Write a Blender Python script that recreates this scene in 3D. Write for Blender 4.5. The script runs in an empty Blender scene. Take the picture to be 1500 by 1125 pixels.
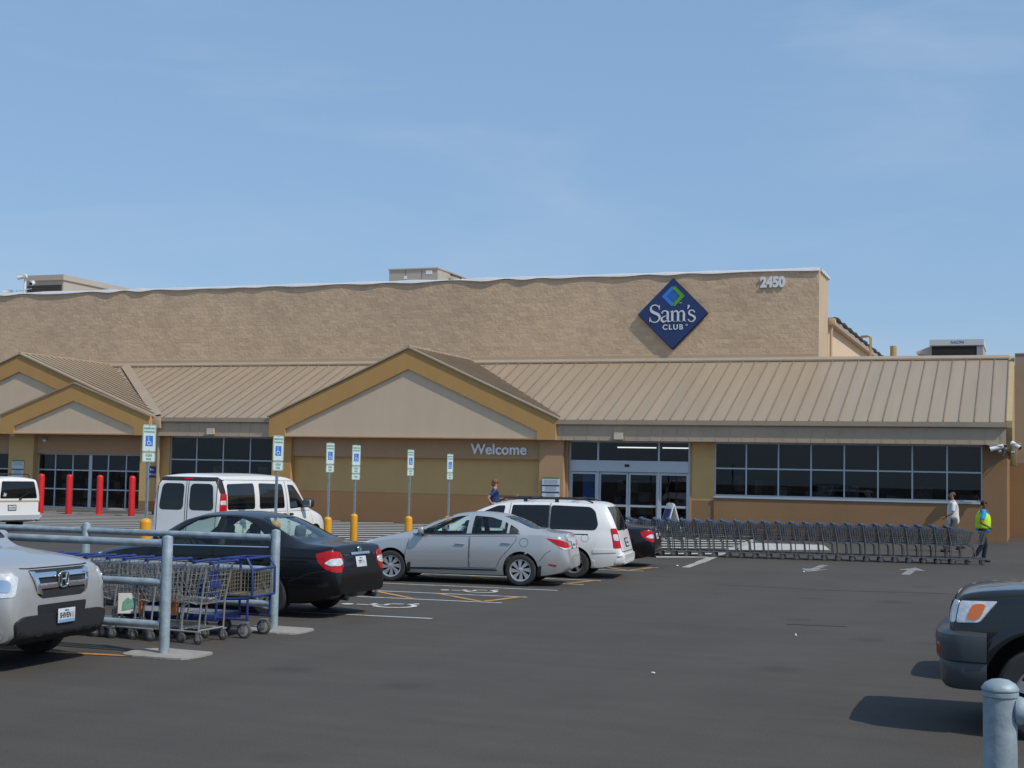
import bpy, bmesh, math, random
import numpy as np
from mathutils import Vector, Matrix, Quaternion
from mathutils.bvhtree import BVHTree
random.seed(11)
R = math.radians
scene = bpy.context.scene
C = scene.collection

# ------------------------------------------------------------------ tagging
def tag(o, label=None, cat=None, group=None, kind=None):
    if label: o['label'] = label
    if cat: o['category'] = cat
    if group: o['group'] = group
    if kind: o['kind'] = kind
    return o

def empty(name, loc=(0, 0, 0), rz=0.0, label=None, cat=None, group=None):
    o = bpy.data.objects.new(name, None)
    C.objects.link(o)
    o.location = loc
    o.rotation_euler = (0, 0, rz)
    o.empty_display_size = 0.2
    return tag(o, label, cat, group)

def kids(o):
    return list(o.children)

def copy_tree(o, parent=None, first=True):
    ch = kids(o)
    c = o.copy()
    C.objects.link(c)
    c.parent = parent
    for k in ch:
        copy_tree(k, c, False)
    return c

def link_mesh(name, me, parent=None, loc=None):
    o = bpy.data.objects.new(name, me)
    C.objects.link(o)
    if parent: o.parent = parent
    if loc is not None: o.location = loc
    return o

# ------------------------------------------------------------------ mesh builder
class MB:
    def __init__(self):
        self.v = []; self.f = []; self.mi = []; self.mark = 0
    def add(self, vs, fs):
        b = len(self.v)
        self.v.extend([tuple(p) for p in vs])
        self.f.extend([tuple(i + b for i in q) for q in fs])
        self.mi.extend([self.mark] * len(fs))
        return self
    def box(self, c, s, rot=None, top=None):
        x, y, z = s[0] / 2, s[1] / 2, s[2] / 2
        t = top or (1, 1)
        vs = [(-x, -y, -z), (x, -y, -z), (x, y, -z), (-x, y, -z),
              (-x * t[0], -y * t[1], z), (x * t[0], -y * t[1], z), (x * t[0], y * t[1], z), (-x * t[0], y * t[1], z)]
        M = rot.to_matrix() if rot is not None else None
        vs = [(M @ Vector(p) if M else Vector(p)) + Vector(c) for p in vs]
        return self.add(vs, [(0, 3, 2, 1), (4, 5, 6, 7), (0, 1, 5, 4), (1, 2, 6, 5), (2, 3, 7, 6), (3, 0, 4, 7)])
    def bb(self, x0, x1, y0, y1, z0, z1):
        return self.box(((x0 + x1) / 2, (y0 + y1) / 2, (z0 + z1) / 2), (abs(x1 - x0), abs(y1 - y0), abs(z1 - z0)))
    def rbox(self, c, s, b=0.02, rot=None, seg=2):
        bm = bmesh.new()
        bmesh.ops.create_cube(bm, size=1)
        for v in bm.verts:
            v.co = Vector((v.co.x * s[0], v.co.y * s[1], v.co.z * s[2]))
        bmesh.ops.bevel(bm, geom=bm.edges[:], offset=min(b, min(s) * 0.49), segments=seg, affect='EDGES', profile=0.5)
        M = rot.to_matrix() if rot is not None else Matrix.Identity(3)
        bm.verts.index_update()
        vs = [M @ v.co + Vector(c) for v in bm.verts]
        fs = [[v.index for v in f.verts] for f in bm.faces]
        bm.free()
        return self.add(vs, fs)
    def bar(self, p0, p1, r, n=4, r1=None, cap=True):
        p0 = Vector(p0); p1 = Vector(p1)
        d = (p1 - p0)
        if d.length < 1e-6: return self
        d.normalize()
        a = d.orthogonal().normalized() if abs(d.z) > 0.99 else d.cross(Vector((0, 0, 1))).normalized()
        b = d.cross(a)
        r1 = r if r1 is None else r1
        vs = []
        for p, rr in ((p0, r), (p1, r1)):
            for i in range(n):
                t = 2 * math.pi * (i + 0.5) / n
                vs.append(p + a * (rr * math.cos(t)) + b * (rr * math.sin(t)))
        fs = [(i, (i + 1) % n, n + (i + 1) % n, n + i) for i in range(n)]
        if cap: fs += [tuple(range(n - 1, -1, -1)), tuple(range(n, 2 * n))]
        return self.add(vs, fs)
    def tube(self, pts, r, n=8, closed=False):
        pts = [Vector(p) for p in pts]
        m = len(pts); rings = []
        prev = None
        for i, p in enumerate(pts):
            if closed:
                d = pts[(i + 1) % m] - pts[i - 1]
            else:
                d = pts[min(i + 1, m - 1)] - pts[max(i - 1, 0)]
            d.normalize()
            if prev is None:
                a = d.orthogonal().normalized()
            else:
                a = prev - d * prev.dot(d)
                a = a.normalized() if a.length > 1e-5 else d.orthogonal().normalized()
            prev = a
            b = d.cross(a)
            rr = r[i] if isinstance(r, (list, tuple)) else r
            rings.append([p + a * (rr * math.cos(2 * math.pi * k / n)) + b * (rr * math.sin(2 * math.pi * k / n)) for k in range(n)])
        vs = [q for g in rings for q in g]
        fs = []
        for i in range(m if closed else m - 1):
            j = (i + 1) % m
            for k in range(n):
                fs.append((i * n + k, i * n + (k + 1) % n, j * n + (k + 1) % n, j * n + k))
        if not closed:
            fs += [tuple(range(n - 1, -1, -1)), tuple(range((m - 1) * n, m * n))]
        return self.add(vs, fs)
    def lathe(self, prof, n=24, axis='z', c=(0, 0, 0), closed=False, cap=True):
        # prof: list of (radius, height)
        vs = []; fs = []; m = len(prof)
        for (r, h) in prof:
            for k in range(n):
                t = 2 * math.pi * k / n
                if axis == 'z': p = (r * math.cos(t), r * math.sin(t), h)
                elif axis == 'y': p = (r * math.cos(t), h, r * math.sin(t))
                else: p = (h, r * math.cos(t), r * math.sin(t))
                vs.append((p[0] + c[0], p[1] + c[1], p[2] + c[2]))
        for i in range(m if closed else m - 1):
            j = (i + 1) % m
            for k in range(n):
                fs.append((i * n + k, i * n + (k + 1) % n, j * n + (k + 1) % n, j * n + k))
        if not closed and cap:
            if prof[0][0] > 1e-5: fs.append(tuple(range(n - 1, -1, -1)))
            if prof[-1][0] > 1e-5: fs.append(tuple(range((m - 1) * n, m * n)))
        return self.add(vs, fs)
    def prism(self, poly, d0, d1, plane='xz'):
        # polygon in a plane pushed between d0 and d1 along the third axis
        def P(a, b, d):
            return {'xz': (a, d, b), 'yz': (d, a, b), 'xy': (a, b, d)}[plane]
        n = len(poly)
        vs = [P(a, b, d0) for a, b in poly] + [P(a, b, d1) for a, b in poly]
        fs = [tuple(range(n)), tuple(range(2 * n - 1, n - 1, -1))]
        fs += [(i, n + i, n + (i + 1) % n, (i + 1) % n) for i in range(n)]
        return self.add(vs, fs)
    def sphere(self, c, r, n=12, m=8, sc=(1, 1, 1)):
        prof = []
        vs = []; fs = []
        for i in range(m + 1):
            t = math.pi * i / m
            for k in range(n):
                a = 2 * math.pi * k / n
                vs.append((c[0] + r * sc[0] * math.sin(t) * math.cos(a), c[1] + r * sc[1] * math.sin(t) * math.sin(a), c[2] + r * sc[2] * math.cos(t)))
        for i in range(m):
            for k in range(n):
                fs.append((i * n + k, (i + 1) * n + k, (i + 1) * n + (k + 1) % n, i * n + (k + 1) % n))
        return self.add(vs, fs)
    def mesh(self, name, mat, smooth=None):
        me = bpy.data.meshes.new(name)
        bm = bmesh.new()
        vv = [bm.verts.new(p) for p in self.v]
        for q, mi in zip(self.f, self.mi):
            try: bm.faces.new([vv[i] for i in q]).material_index = mi
            except ValueError: pass
        bmesh.ops.remove_doubles(bm, verts=bm.verts[:], dist=1e-5)
        bmesh.ops.recalc_face_normals(bm, faces=bm.faces[:])
        bm.to_mesh(me); bm.free()
        finish(me, smooth)
        if mat: me.materials.append(mat)
        return me
    def build(self, name, mat, parent=None, smooth=None, loc=None):
        return link_mesh(name, self.mesh(name, mat, smooth), parent, loc)

def finish(me, smooth):
    if smooth is not None:
        me.polygons.foreach_set('use_smooth', [True] * len(me.polygons))
        me.set_sharp_from_angle(angle=R(smooth))

def rounded(poly, r=0.04, n=4):
    out = []
    m = len(poly)
    for i in range(m):
        p0 = Vector(poly[i - 1]); p = Vector(poly[i]); p1 = Vector(poly[(i + 1) % m])
        a = (p0 - p); b = (p1 - p)
        t = min(r, a.length * 0.45, b.length * 0.45)
        A = p + a.normalized() * t; B = p + b.normalized() * t
        for k in range(n + 1):
            s = k / n
            q = A * (1 - s) ** 2 + p * 2 * s * (1 - s) + B * s ** 2
            out.append((q.x, q.y))
    return out

def pchip(keys, x):
    xs = np.array([k[0] for k in keys], float); ys = np.array([k[1] for k in keys], float)
    h = np.diff(xs); d = np.diff(ys) / h
    m = np.zeros(len(xs))
    for i in range(1, len(xs) - 1):
        if d[i - 1] * d[i] > 0:
            w1 = 2 * h[i] + h[i - 1]; w2 = h[i] + 2 * h[i - 1]
            m[i] = (w1 + w2) / (w1 / d[i - 1] + w2 / d[i])
    m[0] = d[0]; m[-1] = d[-1]
    x = np.clip(np.asarray(x, float), xs[0], xs[-1])
    i = np.clip(np.searchsorted(xs, x) - 1, 0, len(h) - 1)
    t = (x - xs[i]) / h[i]
    return ys[i] * (1 + 2 * t) * (1 - t) ** 2 + m[i] * h[i] * t * (1 - t) ** 2 + ys[i + 1] * t * t * (3 - 2 * t) + m[i + 1] * h[i] * t * t * (t - 1)

def evaluated(o):
    dg = bpy.context.evaluated_depsgraph_get()
    dg.update()
    me = bpy.data.meshes.new_from_object(o.evaluated_get(dg))
    return me

def drop(o):
    bpy.data.objects.remove(o, do_unlink=True)

def text_mesh(txt, size, mat, depth=0.01, bold=0.0, align='CENTER', space=1.0):
    cu = bpy.data.curves.new('lettering', 'FONT')
    cu.body = txt; cu.size = size; cu.extrude = depth; cu.offset = bold
    cu.align_x = align; cu.align_y = 'CENTER'; cu.space_character = space
    o = bpy.data.objects.new('lettering', cu); C.objects.link(o)
    me = evaluated(o); drop(o)
    me.name = 'lettering'
    me.materials.clear(); me.materials.append(mat)
    return me

# text standing in the xz plane, readable from -y
FACE_FRONT = (R(90), 0, 0)

# ------------------------------------------------------------------ materials
MATS = {}
M = {}
def mat(name, col, rough=0.6, metal=0.0, coat=0.0, var=0.0, scale=3.0, bump=0.0, bscale=40.0, emit=0.0, spec=0.5, stretch=None, streak=0.0):
    if name in MATS: return MATS[name]
    m = bpy.data.materials.new(name); m.use_nodes = True
    nt = m.node_tree; b = nt.nodes['Principled BSDF']
    b.inputs['Base Color'].default_value = (*col, 1)
    b.inputs['Roughness'].default_value = rough
    b.inputs['Metallic'].default_value = metal
    b.inputs['Specular IOR Level'].default_value = spec
    if coat:
        b.inputs['Coat Weight'].default_value = coat
        b.inputs['Coat Roughness'].default_value = 0.03
    if emit:
        b.inputs['Emission Color'].default_value = (*col, 1); b.inputs['Emission Strength'].default_value = emit
    if var or bump:
        tc = nt.nodes.new('ShaderNodeTexCoord')
        src = tc.outputs['Object']
        if stretch:
            mp = nt.nodes.new('ShaderNodeMapping'); mp.inputs['Scale'].default_value = stretch
            nt.links.new(src, mp.inputs['Vector']); src = mp.outputs['Vector']
    if var:
        n = nt.nodes.new('ShaderNodeTexNoise'); n.inputs['Scale'].default_value = scale; n.inputs['Detail'].default_value = 6
        n.inputs['Roughness'].default_value = 0.62
        nt.links.new(src, n.inputs['Vector'])
        mr = nt.nodes.new('ShaderNodeMapRange')
        mr.inputs['From Min'].default_value = 0.28; mr.inputs['From Max'].default_value = 0.72
        mr.inputs['To Min'].default_value = 1 - var; mr.inputs['To Max'].default_value = 1 + var
        nt.links.new(n.outputs['Fac'], mr.inputs['Value'])
        mx = nt.nodes.new('ShaderNodeMix'); mx.data_type = 'RGBA'; mx.blend_type = 'MULTIPLY'
        mx.inputs['Factor'].default_value = 1
        mx.inputs[6].default_value = (*col, 1)
        nt.links.new(mr.outputs['Result'], mx.inputs[7])
        nt.links.new(mx.outputs[2], b.inputs['Base Color'])
    if bump:
        n2 = nt.nodes.new('ShaderNodeTexNoise'); n2.inputs['Scale'].default_value = bscale; n2.inputs['Detail'].default_value = 5
        nt.links.new(src, n2.inputs['Vector'])
        bp = nt.nodes.new('ShaderNodeBump'); bp.inputs['Strength'].default_value = bump; bp.inputs['Distance'].default_value = 0.02
        nt.links.new(n2.outputs['Fac'], bp.inputs['Height'])
        nt.links.new(bp.outputs['Normal'], b.inputs['Normal'])
    MATS[name] = m
    return m

def glass(name, tint, refl=1.5, rough=0.0):
    if name in MATS: return MATS[name]
    m = bpy.data.materials.new(name); m.use_nodes = True
    nt = m.node_tree
    for n in list(nt.nodes): nt.nodes.remove(n)
    out = nt.nodes.new('ShaderNodeOutputMaterial')
    tr = nt.nodes.new('ShaderNodeBsdfTransparent'); tr.inputs['Color'].default_value = (*tint, 1)
    gl = nt.nodes.new('ShaderNodeBsdfGlossy'); gl.inputs['Roughness'].default_value = rough; gl.inputs['Color'].default_value = (0.95, 0.97, 1, 1)
    fr = nt.nodes.new('ShaderNodeFresnel')
    # thin sheet: the same reflection from either side
    ge = nt.nodes.new('ShaderNodeNewGeometry'); im = nt.nodes.new('ShaderNodeMapRange')
    im.inputs['To Min'].default_value = refl; im.inputs['To Max'].default_value = 1 / refl
    nt.links.new(ge.outputs['Backfacing'], im.inputs['Value']); nt.links.new(im.outputs[0], fr.inputs['IOR'])
    mx = nt.nodes.new('ShaderNodeMixShader')
    nt.links.new(fr.outputs[0], mx.inputs[0]); nt.links.new(tr.outputs[0], mx.inputs[1]); nt.links.new(gl.outputs[0], mx.inputs[2])
    nt.links.new(mx.outputs[0], out.inputs[0])
    MATS[name] = m
    return m

def srgb(r, g, b, k=1.0):
    f = lambda c: (c / 12.92 if c <= 0.04045 else ((c + 0.055) / 1.055) ** 2.4)
    return tuple(f(c / 255.0) * k for c in (r, g, b))

def split_face(name, col):
    # rough-faced concrete block: courses of blocks, each with its own tone and a broken face
    m = mat(name, col, 0.95)
    nt = m.node_tree; b = nt.nodes['Principled BSDF']
    tc = nt.nodes.new('ShaderNodeTexCoord')
    mp = nt.nodes.new('ShaderNodeMapping'); mp.inputs['Rotation'].default_value = (R(-90), 0, 0)
    nt.links.new(tc.outputs['Object'], mp.inputs['Vector'])
    br = nt.nodes.new('ShaderNodeTexBrick'); br.inputs['Scale'].default_value = 1.0
    br.inputs['Brick Width'].default_value = 0.41; br.inputs['Row Height'].default_value = 0.205
    br.inputs['Mortar Size'].default_value = 0.006; br.inputs['Mortar Smooth'].default_value = 0.6; br.inputs['Bias'].default_value = 0
    br.inputs['Color1'].default_value = (0.9, 0.9, 0.9, 1); br.inputs['Color2'].default_value = (1.08, 1.07, 1.05, 1)
    br.inputs['Mortar'].default_value = (0.86, 0.86, 0.86, 1)
    nt.links.new(mp.outputs[0], br.inputs['Vector'])
    big = nt.nodes.new('ShaderNodeTexNoise'); big.inputs['Scale'].default_value = 0.35; big.inputs['Detail'].default_value = 5
    nt.links.new(tc.outputs['Object'], big.inputs['Vector'])
    mr = nt.nodes.new('ShaderNodeMapRange'); mr.inputs['From Min'].default_value = 0.3; mr.inputs['From Max'].default_value = 0.7
    mr.inputs['To Min'].default_value = 0.93; mr.inputs['To Max'].default_value = 1.07
    nt.links.new(big.outputs['Fac'], mr.inputs['Value'])
    m1 = nt.nodes.new('ShaderNodeMix'); m1.data_type = 'RGBA'; m1.blend_type = 'MULTIPLY'; m1.inputs['Factor'].default_value = 1
    m1.inputs[6].default_value = (*col, 1); nt.links.new(br.outputs['Color'], m1.inputs[7])
    m2 = nt.nodes.new('ShaderNodeMix'); m2.data_type = 'RGBA'; m2.blend_type = 'MULTIPLY'; m2.inputs['Factor'].default_value = 1
    nt.links.new(m1.outputs[2], m2.inputs[6]); nt.links.new(mr.outputs[0], m2.inputs[7])
    nt.links.new(m2.outputs[2], b.inputs['Base Color'])
    n2 = nt.nodes.new('ShaderNodeTexNoise'); n2.inputs['Scale'].default_value = 6.5; n2.inputs['Detail'].default_value = 7; n2.inputs['Roughness'].default_value = 0.62
    nt.links.new(tc.outputs['Object'], n2.inputs['Vector'])
    vo = nt.nodes.new('ShaderNodeTexNoise'); vo.inputs['Scale'].default_value = 1.1; vo.inputs['Detail'].default_value = 2
    nt.links.new(tc.outputs['Object'], vo.inputs['Vector'])
    ad = nt.nodes.new('ShaderNodeMath'); ad.operation = 'ADD'
    nt.links.new(n2.outputs['Fac'], ad.inputs[0]); nt.links.new(vo.outputs['Fac'], ad.inputs[1])
    bp = nt.nodes.new('ShaderNodeBump'); bp.inputs['Strength'].default_value = 0.30; bp.inputs['Distance'].default_value = 0.12
    nt.links.new(ad.outputs[0], bp.inputs['Height'])
    bp2 = nt.nodes.new('ShaderNodeBump'); bp2.inputs['Strength'].default_value = 0.5; bp2.inputs['Distance'].default_value = 0.02; bp2.invert = True
    nt.links.new(br.outputs['Fac'], bp2.inputs['Height']); nt.links.new(bp.outputs['Normal'], bp2.inputs['Normal'])
    nt.links.new(bp2.outputs['Normal'], b.inputs['Normal'])
    return m

def painted_block(name, col):
    # smooth painted block wall: faint joints
    m = mat(name, col, 0.85, var=0.08, scale=0.6)
    nt = m.node_tree; b = nt.nodes['Principled BSDF']
    tc = nt.nodes.new('ShaderNodeTexCoord')
    mp = nt.nodes.new('ShaderNodeMapping'); mp.inputs['Rotation'].default_value = (R(-90), 0, 0)
    nt.links.new(tc.outputs['Object'], mp.inputs['Vector'])
    br = nt.nodes.new('ShaderNodeTexBrick'); br.inputs['Scale'].default_value = 1.0
    br.inputs['Brick Width'].default_value = 0.41; br.inputs['Row Height'].default_value = 0.205
    br.inputs['Mortar Size'].default_value = 0.008; br.inputs['Mortar Smooth'].default_value = 0.5
    nt.links.new(mp.outputs[0], br.inputs['Vector'])
    bp = nt.nodes.new('ShaderNodeBump'); bp.inputs['Strength'].default_value = 0.3; bp.inputs['Distance'].default_value = 0.01; bp.invert = True
    nt.links.new(br.outputs['Fac'], bp.inputs['Height'])
    n2 = nt.nodes.new('ShaderNodeTexNoise'); n2.inputs['Scale'].default_value = 25; n2.inputs['Detail'].default_value = 4
    nt.links.new(tc.outputs['Object'], n2.inputs['Vector'])
    bp2 = nt.nodes.new('ShaderNodeBump'); bp2.inputs['Strength'].default_value = 0.3; bp2.inputs['Distance'].default_value = 0.01
    nt.links.new(n2.outputs['Fac'], bp2.inputs['Height']); nt.links.new(bp.outputs['Normal'], bp2.inputs['Normal'])
    nt.links.new(bp2.outputs['Normal'], b.inputs['Normal'])
    return m

def asphalt_mat():
    m = mat('asphalt', (0.07, 0.07, 0.07), 0.9)
    nt = m.node_tree; b = nt.nodes['Principled BSDF']
    tc = nt.nodes.new('ShaderNodeTexCoord')
    def noise(sc, det, rough=0.6, st=None):
        n = nt.nodes.new('ShaderNodeTexNoise'); n.inputs['Scale'].default_value = sc; n.inputs['Detail'].default_value = det; n.inputs['Roughness'].default_value = rough
        if st:
            mp = nt.nodes.new('ShaderNodeMapping'); mp.inputs['Scale'].default_value = st
            nt.links.new(tc.outputs['Object'], mp.inputs['Vector']); nt.links.new(mp.outputs[0], n.inputs['Vector'])
        else:
            nt.links.new(tc.outputs['Object'], n.inputs['Vector'])
        return n.outputs['Fac']
    def ramp(f, a0, a1, lo, hi):
        mr = nt.nodes.new('ShaderNodeMapRange'); mr.inputs['From Min'].default_value = a0; mr.inputs['From Max'].default_value = a1
        mr.inputs['To Min'].default_value = lo; mr.inputs['To Max'].default_value = hi
        nt.links.new(f, mr.inputs['Value']); return mr.outputs[0]
    def mul(a, c):
        x = nt.nodes.new('ShaderNodeMath'); x.operation = 'MULTIPLY'
        nt.links.new(a, x.inputs[0]); nt.links.new(c, x.inputs[1]); return x.outputs[0]
    f = mul(ramp(noise(0.22, 7, 0.65), 0.3, 0.7, 0.90, 1.09), ramp(noise(1.5, 5, 0.65, (0.35, 1.6, 1)), 0.3, 0.7, 0.93, 1.07))
    f = mul(f, ramp(noise(45, 4, 0.8), 0.25, 0.75, 0.68, 1.34))
    # wheel-worn streaks running along the aisle
    f = mul(f, ramp(noise(0.6, 4, 0.55, (1.3, 0.07, 1)), 0.35, 0.7, 1.04, 0.94))
    # scattered oil drops
    vo = nt.nodes.new('ShaderNodeTexVoronoi'); vo.inputs['Scale'].default_value = 0.55; vo.inputs['Randomness'].default_value = 1
    nt.links.new(tc.outputs['Object'], vo.inputs['Vector'])
    f = mul(f, ramp(vo.outputs['Distance'], 0.05, 0.2, 0.78, 1.0))
    mx = nt.nodes.new('ShaderNodeMix'); mx.data_type = 'RGBA'; mx.blend_type = 'MULTIPLY'; mx.inputs['Factor'].default_value = 1
    mx.inputs[6].default_value = (*ASPHALT, 1); nt.links.new(f, mx.inputs[7])
    nt.links.new(mx.outputs[2], b.inputs['Base Color'])
    bp = nt.nodes.new('ShaderNodeBump'); bp.inputs['Strength'].default_value = 0.35; bp.inputs['Distance'].default_value = 0.012
    nt.links.new(noise(110, 4, 0.7), bp.inputs['Height']); nt.links.new(bp.outputs['Normal'], b.inputs['Normal'])
    b.inputs['Specular IOR Level'].default_value = 0.25
    return m

def worn_paint(name, col, wear=0.45):
    # road paint with worn-through patches
    m = mat(name, col, 0.8)
    nt = m.node_tree; b = nt.nodes['Principled BSDF']
    tc = nt.nodes.new('ShaderNodeTexCoord')
    n = nt.nodes.new('ShaderNodeTexNoise'); n.inputs['Scale'].default_value = 3.5; n.inputs['Detail'].default_value = 8; n.inputs['Roughness'].default_value = 0.75
    nt.links.new(tc.outputs['Object'], n.inputs['Vector'])
    mr = nt.nodes.new('ShaderNodeMapRange'); mr.inputs['From Min'].default_value = wear - 0.1; mr.inputs['From Max'].default_value = wear + 0.12
    nt.links.new(n.outputs['Fac'], mr.inputs['Value'])
    mx = nt.nodes.new('ShaderNodeMix'); mx.data_type = 'RGBA'
    mx.inputs[6].default_value = (ASPHALT[0] * 1.4, ASPHALT[1] * 1.4, ASPHALT[2] * 1.4, 1); mx.inputs[7].default_value = (*col, 1)
    nt.links.new(mr.outputs[0], mx.inputs['Factor']); nt.links.new(mx.outputs[2], b.inputs['Base Color'])
    return m
ASPHALT = (0.078, 0.070, 0.062)
SUN_E, SKY_E, EXPO, CLOUD = 3.2, 0.10, 0.0, 6.0
# ------------------------------------------------------------------ vehicles
def loft(cv, L, s0, s1, n, shrink=0.0, floor=None):
    # closed body from station curves; forward is +x, s runs from the nose to the tail
    S = np.linspace(s0, s1, n)
    if shrink == 0:
        # crowd the stations at both ends so that the corners turn round
        t = np.linspace(0, 1, n); S = s0 + (s1 - s0) * (t - 0.13 * np.sin(2 * np.pi * t))
    zt = pchip(cv['ztop'], S) - shrink; zl = pchip(cv['zbelt'], S); zb = pchip(cv['zbot'], S)
    w = pchip(cv['w'], S) - shrink; wt = pchip(cv['wtop'], S) - shrink * 0.8
    if floor is not None: zb = np.full(n, floor)
    zl = np.minimum(zl, zt - 0.04)
    mb = MB(); rings = []
    for i in range(n):
        x = L / 2 - S[i]; half = []
        W, B, T, Z = w[i], zl[i], zt[i], zb[i]
        half.append((0, Z)); half.append((W * 0.5, Z)); half.append((W * 0.84, Z)); half.append((W * 0.93, Z + 0.02))
        for t in (0.12, 0.25, 0.38, 0.5, 0.62, 0.74, 0.85, 0.94):
            z = Z + (B - Z) * t
            y = W * (1 - 0.075 * max(0, (0.5 - t) / 0.5) ** 2 - 0.055 * max(0, (t - 0.5) / 0.5) ** 2.2)
            half.append((y, z))
        yb = W * 0.945
        cr = min(0.06, max(0.012, (T - B) * 0.3))
        ye, ze = wt[i], T - cr
        for t in (0, 0.1, 0.25, 0.45, 0.65, 0.82, 0.93):
            y = yb + (ye - yb) * t; z = B + (ze - B) * t
            bulge = math.sin(math.pi * t) * 0.035 * min(1, (T - B) / 0.4)
            half.append((y + bulge, z + bulge * 0.15))
        for t in (0.0, 0.08, 0.2, 0.4, 0.65, 0.85):
            y = ye * (1 - t); z = ze + cr * (1 - (1 - t) ** 2.4)
            half.append((y, z))
        half.append((0, T))
        ring = [(x, y, z) for y, z in half] + [(x, -y, z) for y, z in half[-2:0:-1]]
        rings.append(ring)
    m = len(rings[0])
    vs = [p for r in rings for p in r]; fs = []
    for i in range(n - 1):
        for k in range(m):
            fs.append((i * m + k, i * m + (k + 1) % m, (i + 1) * m + (k + 1) % m, (i + 1) * m + k))
    fs.append(tuple(range(m - 1, -1, -1))); fs.append(tuple(range((n - 1) * m, n * m)))
    mb.add(vs, fs)
    return mb

def fine_poly(poly, thr=0.07):
    bm = bmesh.new()
    vs = [bm.verts.new((a, b, 0)) for a, b in poly]
    bm.faces.new(vs)
    bmesh.ops.triangulate(bm, faces=bm.faces[:], quad_method='BEAUTY', ngon_method='EAR_CLIP')
    for _ in range(6):
        es = [e for e in bm.edges if e.calc_length() > thr]
        if not es: break
        bmesh.ops.subdivide_edges(bm, edges=es, cuts=1)
        bmesh.ops.triangulate(bm, faces=bm.faces[:])
    for _ in range(2):
        bmesh.ops.beautify_fill(bm, faces=bm.faces[:], edges=[e for e in bm.edges if not e.is_boundary])
    return bm

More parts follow.
